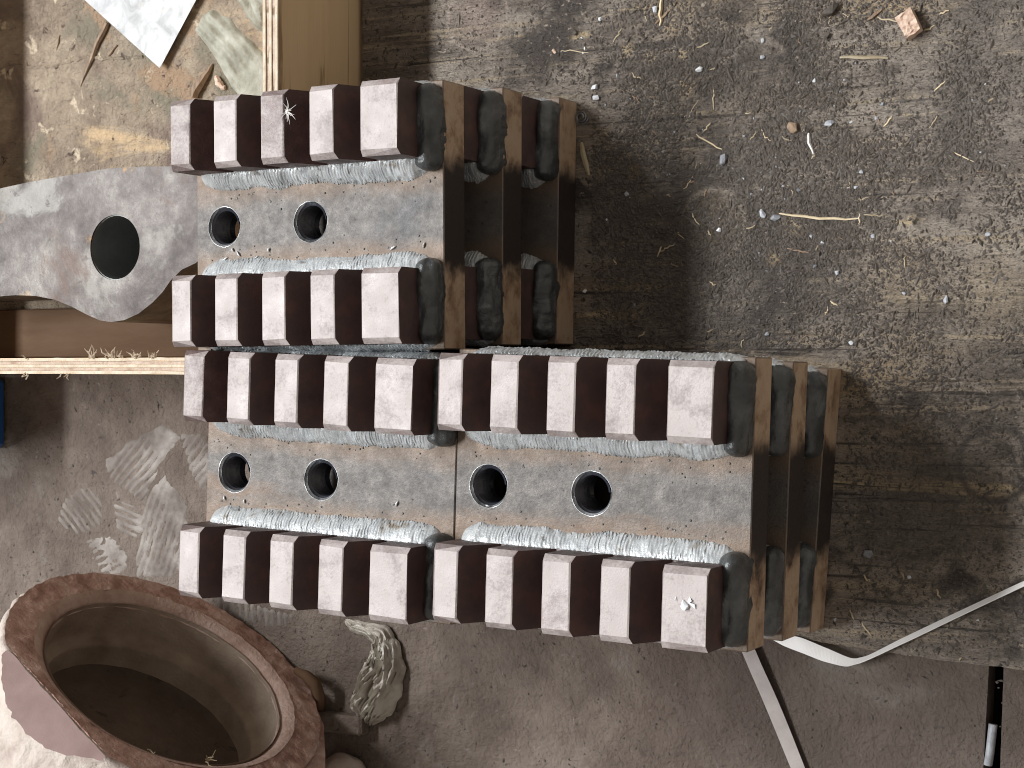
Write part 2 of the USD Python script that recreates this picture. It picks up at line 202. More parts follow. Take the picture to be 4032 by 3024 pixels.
M_['rust_bevel'] = surf('dusty_bevel', [(0.3, (0.34, 0.22, 0.18)), (0.5, (0.50, 0.35, 0.29)), (0.7, (0.60, 0.46, 0.40))], 50, detail=9, rough=0.75, spec=0.3, bump=(300, 0.0016))
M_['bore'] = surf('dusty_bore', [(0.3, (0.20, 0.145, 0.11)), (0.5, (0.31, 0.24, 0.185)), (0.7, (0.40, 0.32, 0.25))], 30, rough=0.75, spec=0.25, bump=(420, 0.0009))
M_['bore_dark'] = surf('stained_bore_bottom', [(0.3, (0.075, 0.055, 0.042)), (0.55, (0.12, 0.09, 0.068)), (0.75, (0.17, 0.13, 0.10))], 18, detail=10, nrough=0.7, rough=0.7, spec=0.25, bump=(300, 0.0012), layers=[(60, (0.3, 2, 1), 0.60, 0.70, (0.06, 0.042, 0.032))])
M_['strap'] = surf('woven_white_strap', [(0.3, (0.86, 0.85, 0.84)), (0.7, (0.92, 0.91, 0.90))], 60, rough=0.45, spec=0.5, bump=(1500, 0.0002))
M_['strap_grey'] = surf('woven_grey_strap', [(0.3, (0.27, 0.24, 0.225)), (0.7, (0.36, 0.32, 0.305))], 60, rough=0.55, spec=0.4, bump=(1500, 0.0003))  # the second strap, in a darker grey
M_['paper'] = surf('pale_sheet', [(0.3, (0.30, 0.31, 0.31)), (0.5, (0.42, 0.43, 0.44)), (0.7, (0.53, 0.54, 0.56))], 60, distort=1.2, rough=0.5, spec=0.5, bump=(130, 0.0005), layers=[(30, X1, 0.62, 0.75, (0.58, 0.54, 0.46))])
M_['blue'] = surf('blue_plastic', [(0.3, (0.01, 0.07, 0.25)), (0.7, (0.014, 0.09, 0.30))], 30, rough=0.4)
M_['straw'] = surf('straw', [(0.3, (0.42, 0.33, 0.20)), (0.7, (0.62, 0.53, 0.37))], 90, rough=0.6, bump=(600, 0.0002), per_object=0.45)
M_['twig'] = surf('brown_splinter', [(0.3, (0.16, 0.11, 0.075)), (0.6, (0.30, 0.21, 0.14)), (0.75, (0.42, 0.32, 0.22))], 160, stretch=(2, 0.4, 1), rough=0.7, bump=(500, 0.0006), per_object=0.25)
M_['pebble'] = surf('grey_pebble', [(0.3, (0.22, 0.23, 0.25)), (0.7, (0.42, 0.44, 0.47))], 200, rough=0.45, bump=(700, 0.0003), per_object=0.6)
M_['white_bit'] = surf('white_fleck', [(0.3, (0.62, 0.66, 0.70)), (0.7, (0.78, 0.80, 0.82))], 200, rough=0.4, bump=(500, 0.0002))
M_['chip'] = surf('pink_wood_chip', [(0.3, (0.40, 0.25, 0.18)), (0.5, (0.60, 0.44, 0.34)), (0.7, (0.70, 0.56, 0.45))], 240, stretch=(0.5, 1.6, 1), rot=0.4, rough=0.7, bump=(500, 0.0006))
M_['mortar'] = surf('green_grey_crust', [(0.3, (0.20, 0.19, 0.15)), (0.5, (0.33, 0.325, 0.265)), (0.7, (0.45, 0.445, 0.38))], 60, rough=0.65, spec=0.4, bump=(330, 0.0010))
M_['cloth'] = surf('dirty_plastic_wrap', [(0.3, (0.26, 0.225, 0.19)), (0.5, (0.42, 0.38, 0.325)), (0.7, (0.56, 0.53, 0.47))], 70, rough=0.4, spec=0.6, bump=(420, 0.0006))
M_['seed'] = surf('white_fluff', [(0.3, (0.7, 0.68, 0.64)), (0.7, (0.85, 0.83, 0.8))], 50, rough=0.8)
M_['brown_board'] = surf('dark_brown_board', [(0.3, (0.075, 0.042, 0.024)), (0.5, (0.115, 0.068, 0.040)), (0.7, (0.15, 0.092, 0.056))], 14, stretch=(0.3, 1.5, 1), detail=9, rough=0.75, spec=0.15, bump=(300, 0.0005), layers=[(45, X1, 0.68, 0.73, (0.03, 0.018, 0.012))])
M_['black'] = surf('slot_dirt', [(0.3, (0.010, 0.008, 0.007)), (0.7, (0.03, 0.022, 0.018))], 80, rough=0.8)
M_['grit'] = surf('dirt_grit', [(0.3, (0.7, 0.7, 0.7)), (0.7, (1, 1, 1))], 300, rough=0.6, spec=0.5, bump=(900, 0.0002),
                  island=[(0.0, (0.10, 0.083, 0.070)), (0.22, (0.17, 0.143, 0.12)), (0.45, (0.27, 0.23, 0.19)), (0.70, (0.38, 0.325, 0.26)), (0.90, (0.55, 0.46, 0.34)), (0.98, (0.5, 0.51, 0.51))])
M_['dust_flake'] = surf('floor_crust', [(0.35, (0.10, 0.077, 0.066)), (0.5, (0.165, 0.138, 0.120)), (0.65, (0.25, 0.225, 0.197))], 34, rough=0.6, bump=(400, 0.0006))
# ------------------------------------------------------------------ setting: lower floor boards, deck sheet
ZF = -1.69
Z_BASE = ZF - 0.9
slot_a, slot_b, slot_c, slot_d = G(3893, 2630, ZF), G(3952, 2630, ZF), G(3872, 3024, ZF), G(3938, 3024, ZF)
def slab(poly, z0, z1):
    m = m3.CrossSection([np.asarray(poly, float)[:, :2].tolist()], m3.FillRule.NonZero).extrude(z1 - z0).translate((0, 0, z0)); return m
def line_x(a, b, y): return a[0] + (b[0] - a[0]) * (y - a[1]) / (b[1] - a[1])
fl = slab([(-22, -9), (line_x(slot_a, slot_c, -9), -9), (line_x(slot_a, slot_c, 14), 14), (-22, 14)], ZF - 0.2, ZF)
fr = slab([(line_x(slot_b, slot_d, -9), -9), (12, -9), (12, 14), (line_x(slot_b, slot_d, 14), 14)], ZF - 0.2, ZF)
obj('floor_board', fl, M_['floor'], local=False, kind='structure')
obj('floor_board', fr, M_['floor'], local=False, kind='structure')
obj('ground', slab([(-40, -30), (30, -30), (30, 30), (-40, 30)], Z_BASE - 0.2, Z_BASE), M_['black'], local=False, kind='structure')
d1, d2, d3 = G(3140, 2512), G(3560, 2580), G(3990, 2634)
edge = [d3 + (d3 - d2) * 8]
for a, b, n in ((d3, d2, 22), (d2, d1, 22), (d1, d1 + (d1 - d2) * 3.2, 50)):
    for k in range(n): edge.append(a + (b - a) * k / n + np.array([0, 0.012 * (meshkit.noise(np.array([k * 0.7, a[0], 0])) - 0.5), 0]))
xw = -7.80
last = d1 + (d1 - d2) * 3.2
deck_poly = [(xw, -9), (12, -9)] + [(e[0], e[1]) for e in edge if e[0] > -6.7] + [(-6.7, 1.30), (-6.7, 0.2), (xw, 0.0)]
dk = slab(deck_poly, ZF + 0.004, ZD)
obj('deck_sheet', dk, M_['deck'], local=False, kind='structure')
# ------------------------------------------------------------------ the toothed jaws
q = dict(d=0.386, t=0.278, r=[-0.4975, -0.0899, 0.3171, 0.7257, 1.2396], l=[-0.6938, -0.2879, 0.1194, 0.5274, 0.9404], yu=(-0.8765, -0.3754), yl=(0.3634, 0.8694), xL=-0.7527, xR=1.3555, W=0.905, hx=(-0.5, 0.2612), hr=0.1412)
SD, CH = 0.30, 0.041                         # slot depth, tooth chamfer; the flank slopes 2:1
def tooth_mesh(l, r, y0, y1, first, last, rg):
    d, zb = q['d'], q['d'] - SD; b = 0.006; lb = 0.030 if first else 0.010; k = 0.0 if last else 0.5
    rr = lambda z: r + (d - z) * k
    P = []
    j = lambda s: rg.uniform(-s, s)
    for y in (y0, y1):
        zm = d - 0.036 + j(.003)
        P += [(l, y, zb), (rr(zb), y, zb), (l, y, zm - (0.02 if first else 0)), (rr(zm), y, zm)]
    for y in (y0 + CH, y1 - CH):
        P += [(l + lb + j(.003), y + j(.004), d + j(.003)), (r - b + j(.003), y + j(.004), d + j(.003)), (rr(d - b), y, d - b), (l, y, d - lb * 1.1)]
    return hull(P)
def rack_base(l0, r1, gaps, y0, y1):
    zb = q['d'] - SD
    ms = [box((l0, y0, 0.0), (r1, y1, zb))]
    return cat(ms)
def fillet(x0, x1, yc, sgn, leg, h, seed, amp=0.0085, pitch=0.024, z0=-0.004, n=330):
    """Weld bead along x in the corner at y=yc (leg grows towards sgn), ripples like stacked coins."""
    def fn(u, v):
        x = x0 + (x1 - x0) * u
        env = np.clip(np.minimum(u, 1 - u) * 14, 0, 1) ** 0.5
        wob = 1 + 0.20 * (meshkit.fbm(np.stack([x * 5, v * 0, v * 0 + seed], -1), 3, seed) - 0.5) * 2
        a = v * np.pi / 2
        lg, hh = leg * wob * (0.45 + 0.55 * env), h * wob * (0.45 + 0.55 * env)
        bulge = 1 + 0.02 * np.sin(2 * a)
        y = lg * np.cos(a) ** 1.55 * bulge; z = hh * np.sin(a) ** 1.55 * bulge
        ph = (x / pitch + 1.6 * np.sin(a * 2) ** 1 + 1.6 * meshkit.noise(np.stack([x * 14, v * 2, v * 0 + seed + 9], -1)))
        rip = amp * ((np.mod(ph, 1)) ** 0.7 - 0.55) * env * (0.35 + 1.3 * meshkit.noise(np.stack([x * 6, v * 3, v * 0 + seed + 2], -1)))
        fine = amp * 2.6 * (meshkit.fbm(np.stack([x * 40, v * 7, v * 0 + seed], -1), 3, seed + 3) - 0.5)
        k = 1 + (rip + fine) / max(leg, 0.03) * 0.8
        return np.stack([x, yc + sgn * y * k, z0 + z * k], -1)
    P, f = grid(n, 9, fn)
    if sgn < 0: f = f[:, ::-1]
    core = [(x0 + .02, yc, z0), (x1 - .02, yc, z0)]
    return P, f
def end_weld(y0, y1, xc, zc, rx, rz, seed):
    """Fat dark bead across the rack's end, two or three overlapping passes."""
    def fn(u, v):
        y = y0 + (y1 - y0) * (0.5 - 0.5 * np.cos(u * np.pi))
        cap = np.sqrt(np.clip(1 - np.clip((np.abs(y - (y0 + y1) / 2) - ((y1 - y0) / 2 - 0.075)) / 0.075, 0, 1) ** 2, 0, 1))
        a = v * 2 * np.pi
        p3 = np.stack([np.cos(a) * 1.2, y * 6, np.sin(a) * 1.2 + seed * 3.7], -1)
        n1 = meshkit.fbm(p3, 4, seed) - 0.5; n2 = meshkit.fbm(p3 * np.array([1, .35, 1]) * 2.2, 3, seed + 5) - 0.5
        rip = 0.02 * np.sin(y * 95 + 2.0 * np.sin(a) + 4 * n1)
        k = cap * (1 + 0.55 * n1 + 0.45 * n2 + rip)
        return np.stack([xc + rx * np.cos(a) * k + 0.02 * n2, y, zc + rz * np.sin(a) * k], -1)
    return grid(52, 25, fn)
def thread_sleeve(R, t):
    pitch = 0.044; pts = [(R + 0.002, -0.004), (R + 0.002, -t)]
    z = -t; rr = [(R - 0.020, -t)]
    zz = -t + pitch / 2; hi = True
    while zz < -0.018: rr.append((R - 0.001 if hi else R - 0.024, zz)); hi = not hi; zz += pitch / 2
    prof = rr + [(R - 0.012, -0.015)]
    n = 48; P, f = [], []
    th = np.arange(n) / n * 2 * np.pi; K = len(prof)
    for k, a in enumerate(th):
        for (r0, z0) in prof: P.append((r0 * np.cos(a), r0 * np.sin(a), z0 + (pitch * k / n if -t + .001 < z0 < -0.03 else 0)))
    for k in range(n):
        for j in range(K - 1):
            a, b = k * K + j, ((k + 1) % n) * K + j
            if k == n - 1: pass
            f += [[a, a + 1, b + 1], [a, b + 1, b]]
    return np.array(P), np.array(f)
def chamfer_ring(R):
    n = 48; th = np.arange(n) / n * 2 * np.pi; prof = [(R - 0.012, -0.016), (R + 0.002, -0.003), (R + 0.003, 0.0012), (R + 0.0055, 0.0012)]
    wb = 0.0028 * (meshkit.fbm(np.stack([np.cos(th) * 4, np.sin(th) * 4, th * 0 + 2], -1), 3, 6) - 0.4) * 2
    P = np.array([((r0 + (w_ if i_ > 1 else 0)) * np.cos(a), (r0 + (w_ if i_ > 1 else 0)) * np.sin(a), z0) for a, w_ in zip(th, wb) for i_, (r0, z0) in enumerate(prof)]); K = 4; f = []
    for k in range(n):
        for j in range(K - 1):
            a, b = k * K + j, ((k + 1) % n) * K + j; f += [[a, b, b + 1], [a, b + 1, a + 1]]
    return P, np.array(f)
def jaw(label, x, y, z, yaw, seed, short=False, worn=()):
    rg = np.random.default_rng(seed)
    T = thing('toothed_jaw', label, 'steel jaw', (x, y, z - q['t']), yaw, 'toothed steel jaws stacked in three piles')
    up = np.array([0, 0, q['t']])
    A = lambda n, m, mat, par=T, **k: obj(n, (arr(m)[0] + up, arr(m)[1]), mat, par, **k)
    xL = -0.36 if short else q['xL']
    pl = m3.Manifold.hull_points(np.asarray(box((xL, -q['W'], -q['t']), (q['xR'], q['W'], 0), 0.007).vertices).tolist())
    holes = [h for h in q['hx'] if h > xL + 0.2]
    for h in holes: pl = pl - m3.Manifold.cylinder(1.0, q['hr'] + 0.003, circular_segments=48).translate((h, 0, -0.6))
    P = A('plate', pl, M_['plate'])
    for h in holes:
        v, f = thread_sleeve(q['hr'], q['t']); obj('threaded_hole', (v + [h, 0, q['t']], f), M_['thread'], P, smooth=False)
        v, f = chamfer_ring(q['hr']); obj('hole_rim', (v + [h, 0, q['t']], f), M_['bright'], P, smooth=30)
    ids = [1, 2, 3, 4] if short else [0, 1, 2, 3, 4]
    for ri, (y0, y1) in enumerate((q['yu'], q['yl'])):
        gaps = [(q['r'][a], q['l'][b]) for a, b in zip(ids[:-1], ids[1:])]
        l0 = q['l'][ids[0]] - 0.0
        R = A('rack', rack_base(l0, q['r'][4], gaps, y0, y1), M_['oxide'])
        for i in ids: A('tooth', tooth_mesh(q['l'][i], q['r'][i], y0, y1, i == ids[0], i == 4, rg), M_['oxide_worn' if (ri, i) in worn else 'oxide'], R)
        inner, outer, s = (y1, y0, 1) if ri == 0 else (y0, y1, -1)
        A('weld_bead', fillet(l0 + 0.02, q['r'][4] + 0.02, inner, s, 0.118, 0.105, seed * 10 + ri), M_['weld'], smooth=40)
        A('weld_bead', fillet(l0 + 0.06, q['r'][4] + 0.05, outer, -s, 0.045, 0.13, seed * 10 + ri + 4, z0=-0.05, amp=0.007), M_['weld'], smooth=40)
        ya, yb = (y0 - 0.005, y1 + 0.085) if ri == 0 else (y0 - 0.075, y1 + 0.005)
        rz = rg.uniform(0.115, 0.135)
        A('end_weld', end_weld(ya, yb, q['r'][4] + 0.030, 0.035, 0.088, rz, seed * 10 + ri + 7), M_['weld_dark'], smooth=50)
    return T
H = q['d'] + q['t']
A1, B1, C1 = (-7.4215, -1.0092, -0.0066), (-7.3335, 0.7874, 0.0357), (-5.2211, 0.8107, 0.0300)
jaw('toothed steel jaw on top of the far pile, white seed tuft on its third tooth', A1[0], A1[1], 0, A1[2], 1, worn={(0, 2), (0, 0)})
jaw('middle jaw of the far pile, dark welded end between top and lowest jaw', -7.341, -1.0572, -H, 0.0036, 2, True)
jaw('lowest jaw of the far pile, its dark welded end nearest the gritty deck', -7.2487, -1.0863, -2 * H, 0.0164, 3, True)
jaw('toothed steel jaw nearest the rusty pipe, left of the two end-to-end top jaws', B1[0], B1[1], 0, B1[2], 4, worn={(0, 0)})
jaw('middle jaw hidden under the jaw nearest the rusty pipe', -7.30, 0.82, -H, 0.035, 5, True)
jaw('bottom jaw hidden under the jaw nearest the rusty pipe', -7.28, 0.84, -2 * H, 0.034, 6, True)
jaw('toothed steel jaw with white flakes on its widest tooth, right end of the front row', C1[0], C1[1], 0, C1[2], 8)
jaw('middle jaw of the front right pile, white strap coming out from under its corner', -5.2294, 0.8227, -H, 0.0403, 9)
jaw('lowest jaw of the front right pile, resting on the deck', -5.2460, 0.8274, -2 * H, 0.0692, 11)
def jaw_pt(j, x, y, z=None):
    c, s = math.cos(j[2]), math.sin(j[2]); return np.array([j[0] + c * x - s * y, j[1] + s * x + c * y, q['d'] if z is None else z])
# ------------------------------------------------------------------ plywood crate
ZT = -0.54
cr = thing('plywood_crate', 'open plywood crate with splintered pale board edges, left of the jaw piles', 'crate', (-9.0, -2.0, ZF))
def ply_board(name, a, b, axis_, face, layers=5):   # an upright board; its plies show on the top edge
    a, b = np.array(a, float), np.array(b, float)
    o = obj(name, box(a - [-9, -2, ZF], (b[0] + 9, b[1] + 2, b[2] - 0.020 - ZF)), face, cr)
    w = (b[axis_] - a[axis_]) / layers; rg = np.random.default_rng(int(abs(a[0] * 97)))
    L_ax = 1 - axis_
    for k in range(layers):
        lo, hi = a.copy(), b.copy(); lo[axis_] = a[axis_] + w * k + 0.0015; hi[axis_] = a[axis_] + w * (k + 1) - 0.0015
        n = int((b[L_ax] - a[L_ax]) / 0.03) + 2; s = np.linspace(a[L_ax], b[L_ax], n)
        def fn(u, v):
            t = a[L_ax] + (b[L_ax] - a[L_ax]) * u
            jag = 0.010 * (meshkit.fbm(np.stack([t * 4, t * 0 + k * 3.1, t * 0], -1), 4, k) - 0.5)
            sec = np.array([0, 0, 1.0, 1.0]); top = np.array([0, 1.0, 1.0, 0])
            i = np.clip(np.round(v * 3).astype(int), 0, 3)
            wv = lo[axis_] + (hi[axis_] - lo[axis_]) * sec[i] + jag * (0.5 if 0 < k < layers - 1 else 1.2)
            z = b[2] - 0.020 + top[i] * (0.020 + jag - (0.010 if k % 2 else 0.0))
            P = np.zeros(t.shape + (3,)); P[..., L_ax] = t; P[..., axis_] = wv; P[..., 2] = z
            return P - np.array([-9, -2, ZF])
        P, f = grid(n, 4, fn)
        if axis_ == 1: f = f[:, ::-1]
        obj('ply', (P, f), M_['ply_dark' if k % 2 else 'ply_light'], o)
    return o
ply_board('side_board', (-7.985, -7.0, ZF + .004), (-7.845, -0.07, ZT), 0, M_['ply_face'])
ply_board('side_board', (-12.19, -7.0, ZF + .004), (-12.05, -0.07, ZT), 0, M_['ply_face'])
ply_board('front_board', (-12.19, -0.065, ZF + .004), (-7.845, 0.065, ZT), 1, M_['ply_face'])
obj('bottom_board', box((-12.045 + 9, -7 + 2, 0.006), (-7.99 + 9, -0.075 + 2, 0.09)), M_['crate_floor'], cr)
ZC = ZF + 0.09
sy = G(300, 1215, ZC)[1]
obj('bottom_strip', box((-12.04 + 9, sy + 2, 0.0905), (-7.99 + 9, -0.075 + 2, 0.16), 0.01), M_['brown_board'], cr)  # strip in a darker brown than the rest of the bottom
# frayed fibres along the front board's edge
for i, (px, n, s) in enumerate(((370, 9, 0.10), (450, 8, 0.09), (545, 8, 0.07), (610, 7, 0.06), (100, 2, 0.05), (480, 3, .06), (255, 3, 0.05), (115, 3, 0.05))):
    ms = []
    for k in range(n):
        p = G(px + rng.normal(0, 14), (1406 if i < 6 else 1475), ZT); p[1] = (-0.066 if i < 6 else 0.066) + rng.uniform(-.01, .01); an = rng.uniform(-2.6, -0.5) if i < 6 else rng.uniform(0.5, 2.6)
        e = p + np.array([math.cos(an), math.sin(an), 0]) * s * rng.uniform(.5, 1.1) + [0, 0, rng.uniform(-.01, .05)]
        mid = (p + e) / 2 + rng.normal(0, .012, 3)
        ms.append(tube([p, mid, e], [0.008, 0.006, 0.002], 4))
    v, f = arr(cat(ms)); obj('frayed_fibre', (v - [-9, -2, ZF], f), M_['ply_light'], cr)
# ------------------------------------------------------------------ steel lug in the crate
ZL, TL = -0.78, 0.74
lp = [(-260, 770), (0, 742), (110, 718), (290, 686), (420, 664), (560, 656), (700, 655), (830, 665), (860, 760), (850, 880), (830, 960), (800, 1010), (770, 1036), (715, 1062), (672, 1104), (640, 1150), (600, 1192), (545, 1235), (490, 1260), (440, 1268), (395, 1262), (340, 1238), (280, 1206), (215, 1180), (140, 1165), (60, 1162), (-40, 1170), (-260, 1180)]
P2 = np.array([G(a, b, ZL)[:2] for a, b in lp])
cs = m3.CrossSection([P2.tolist()], m3.FillRule.NonZero).offset(0.05, m3.JoinType.Round, 2, 24).offset(-0.05, m3.JoinType.Round, 2, 24)
hc = (G(452, 846, ZL) + G(452, 1102, ZL)) / 2; hr = (G(452, 1102, ZL)[1] - G(452, 846, ZL)[1]) / 2
lug = cs.extrude(TL).translate((0, 0, ZL - TL))
lugT = thing('steel_lug', 'thick grey steel lug plate with a large round hole, lying in the crate', 'lug plate', (hc[0], hc[1], ZC))
lug = lug - m3.Manifold.cylinder(2, hr, circular_segments=72).translate((hc[0], hc[1], ZL - 1.2))
lug = lug.translate((-hc[0], -hc[1], -ZC))
obj('plate', lug, M_['lug'], lugT, smooth=35)
ring = m3.Manifold.cylinder(TL - 0.02, hr + 0.0, circular_segments=72) - m3.Manifold.cylinder(TL + 1, hr - 0.006, circular_segments=72).translate((0, 0, -.5))
obj('bore_sleeve', ring.translate((0, 0, ZL - TL + 0.004 - ZC)), M_['lug_edge'], lugT, smooth=35)
for px, py in ((60, 900), (600, 800)):
    p = G(px, py, ZL); obj('support_block', box((p[0] - hc[0] - .35, p[1] - hc[1] - .35, 0.001), (p[0] - hc[0] + .35, p[1] - hc[1] + .35, ZL - TL - ZC - 0.002)), M_['lug_edge'], lugT)
# ------------------------------------------------------------------ paper, splinters, crust inside the crate
def sheet(name, corners, mat, label, cat_, curl=0.05, n=24, th=0.004):
    c = [np.array(x, float) for x in corners]
    def fn(u, v):
        p = (c[0] * ((1 - u) * (1 - v))[..., None] + c[1] * (u * (1 - v))[..., None] + c[2] * (u * v)[..., None] + c[3] * ((1 - u) * v)[..., None])
        p[..., 2] += curl * (meshkit.fbm(np.stack([u * 2, v * 2, u * 0], -1), 2, 3) - 0.3); return p
    a, f = grid(n, n, fn); b = a.copy(); b[:, 2] -= th; N = n * n
    i = np.arange(N).reshape(n, n); rimI = np.concatenate([i[0, :], i[1:, -1], i[-1, -2::-1], i[-2:0:-1, 0]])
    side = []
    for k in range(len(rimI)): p, q_ = rimI[k], rimI[(k + 1) % len(rimI)]; side += [[p, q_, q_ + N], [p, q_ + N, p + N]]
    base = np.array([a[:, 0].mean(), a[:, 1].mean(), a[:, 2].min()])
    o = obj(name, (np.vstack([a, b]), np.vstack([f, f[:, ::-1] + N, np.array(side)])), mat, None, True, local=False); tag(o, label, cat_); return o
t0, t1, t2 = G(627, 268, ZC + 0.07), G(333, 0, ZC + 0.05), G(773, 0, ZC + 0.06)
e1, e2 = (t1 - t0) * 1.9, (t2 - t0) * 3.0
sheet('paper_sheet', [t0, t0 + e1, t0 + e1 + e2, t0 + e2], M_['paper'], 'white paper sheet, one corner pointing down over the crate bottom', 'paper', 0.03)
def stick(name, pts, rads, mat, label, cat_, z=ZC, group=None, lift=0.0, sides=5, jit=0.004):
    P = np.array([G(a, b, z) for a, b in pts]); n = len(P)
    t = np.linspace(0, 1, max(n, 7)); s = np.linspace(0, 1, n)
    Q = np.stack([np.interp(t, s, P[:, k]) for k in range(3)], 1); R = np.interp(t, np.linspace(0, 1, len(rads)), rads)
    Q[:, :2] += rng.normal(0, jit, (len(t), 2)); Q[:, 2] += R * 0.8 + lift * np.sin(t * np.pi)
    o = obj(name, tube(Q, R, sides), mat, None, 40, local=False); tag(o, label, cat_, group); return o
stick('wood_splinter', [(428, 92), (400, 150), (372, 215), (345, 280), (317, 342)], [0.022, 0.026, 0.020, 0.012, 0.003], M_['twig'], 'long dark tapered splinter crossing the crack beside the paper', 'splinter', sides=6)
stick('wood_splinter', [(463, 178), (440, 205), (425, 230)], [0.008, 0.010, 0.006], M_['twig'], 'short bent splinter just right of the long dark one', 'splinter')
stick('wood_splinter', [(236, 138), (232, 165), (224, 200)], [0.006, 0.008, 0.003], M_['twig'], 'small thin splinter left of the paper in the crate', 'splinter')
stick('wood_splinter', [(838, 254), (815, 300), (790, 345), (770, 385)], [0.012, 0.035, 0.045, 0.045], M_['twig'], 'thick pale wood splinter standing out behind the top jaw', 'splinter', sides=6)
stick('wood_splinter', [(858, 300), (870, 330), (890, 350)], [0.02, 0.035, 0.02], M_['chip'], 'pinkish torn wood fragment beside the thick splinter', 'splinter', sides=6)
def ridge_line():
    pts = [(-80, 276), (0, 264), (60, 250), (105, 248), (112, 268), (190, 264), (265, 245), (330, 228), (420, 231), (500, 226), (565, 226)]
    P = np.array([G(a, b, ZC) for a, b in pts]); t = np.linspace(0, 1, 60); Q = np.stack([np.interp(t, np.linspace(0, 1, len(pts)), P[:, k]) for k in range(3)], 1)
    Q[:, :2] += rng.normal(0, .006, (60, 2)); Q[:, 2] += -0.004
    return tube(Q, 0.010 + 0.010 * rng.random(60), 5)
obj('split_ridge', (lambda m: (m[0] - [-9, -2, ZF], m[1]))(ridge_line()), M_['crate_floor'], cr, 40)
def patch(name, outline, z, h, mat, label, cat_, kind=None, ridge=None, seed=1, parent=None, local=False, step=0.035, fine=1.0):
    """Low irregular crust: heightfield over an outline given in photograph pixels."""
    P = np.array([G(a, b, z)[:2] for a, b in outline]); poly = Polygon(P).buffer(0)
    x0, y0, x1, y1 = poly.bounds; nx, ny = int((x1 - x0) / step) + 2, int((y1 - y0) / step) + 2
    X, Y = np.meshgrid(np.linspace(x0, x1, nx), np.linspace(y0, y1, ny), indexing='ij')
    import shapely
    pts = shapely.points(X.ravel(), Y.ravel()); ins = shapely.contains(poly, pts); dist = shapely.distance(pts, poly.exterior) * np.where(ins, 1, -1)
    dist = dist + 0.05 * (meshkit.fbm(np.stack([X.ravel() * 9, Y.ravel() * 9, X.ravel() * 0 + seed], -1), 3, seed) - 0.5)
    hh = np.clip(dist / 0.06, -1, 1)
    Z = z - 0.01 + (h + 0.01) * np.where(hh > 0, 1 - (1 - np.clip(hh, 0, 1)) ** 2, 0) * (0.6 + 0.8 * meshkit.fbm(np.stack([X.ravel() * 7 * fine, Y.ravel() * 7 * fine, X.ravel() * 0 + seed], -1), 4, seed))
    if ridge:
        an, freq, amp = ridge; c = X.ravel() * math.cos(an) + Y.ravel() * math.sin(an); o = -X.ravel() * math.sin(an) + Y.ravel() * math.cos(an)
        ph = c * freq + 1.6 * meshkit.fbm(np.stack([o * 1.2, c * 1.2, c * 0], -1), 3, seed + 4) + 0.6 * np.sin(o * 1.5)
        gate = np.clip((meshkit.fbm(np.stack([o * 2.5, c * 2.5, c * 0 + 5], -1), 3, seed + 8) - 0.33) * 5, 0.1, 1)
        Z += amp * gate * (np.abs(np.mod(ph, 1) - 0.5) * 2 - 0.5) * (hh > 0) * np.clip(dist / 0.05, 0, 1)
    V = np.stack([X.ravel(), Y.ravel(), Z], 1); i = np.arange(nx * ny).reshape(nx, ny)
    qd = np.stack([i[:-1, :-1], i[1:, :-1], i[1:, 1:], i[:-1, 1:]], -1).reshape(-1, 4)
    keep = (Z[qd] > z - 0.0095).any(1); qd = qd[keep]
    f = np.vstack([qd[:, [0, 1, 2]], qd[:, [0, 2, 3]]])
    t = trimesh.Trimesh(V, f, process=False); t.remove_unreferenced_vertices()
    o = obj(name, t, mat, parent, True, local=False); tag(o, label, cat_, kind=kind); return o
patch('dried_crust', [(800, 60), (840, 40), (900, 70), (1020, 190), (1080, 260), (1080, 420), (960, 420), (880, 300), (830, 200), (770, 120)], ZC, 0.045, M_['mortar'], 'ridged grey-green dried crust sloping to the crate side board', 'crust', ridge=(2.3, 11, 0.025), seed=2, step=0.016)
patch('dried_crust', [(850, -60), (930, 0), (985, 80), (1020, 125), (1060, 130), (1080, -60)], ZC, 0.07, M_['mortar'], 'upper fold of dried crust in the corner beside the crate side board', 'crust', ridge=(2.5, 10, 0.025), seed=5, step=0.016)
# ------------------------------------------------------------------ blue bin, far left
pb = G(30, 1620, ZF)
bl = thing('blue_bin', 'dark blue plastic bin cut off by the left picture edge', 'bin', (pb[0] - 0.8, 0.30, ZF))
obj('bin_body', box((-1.2, -0.2, 0.002), (0.8, 0.46, 1.25), 0.05), M_['blue'], bl)
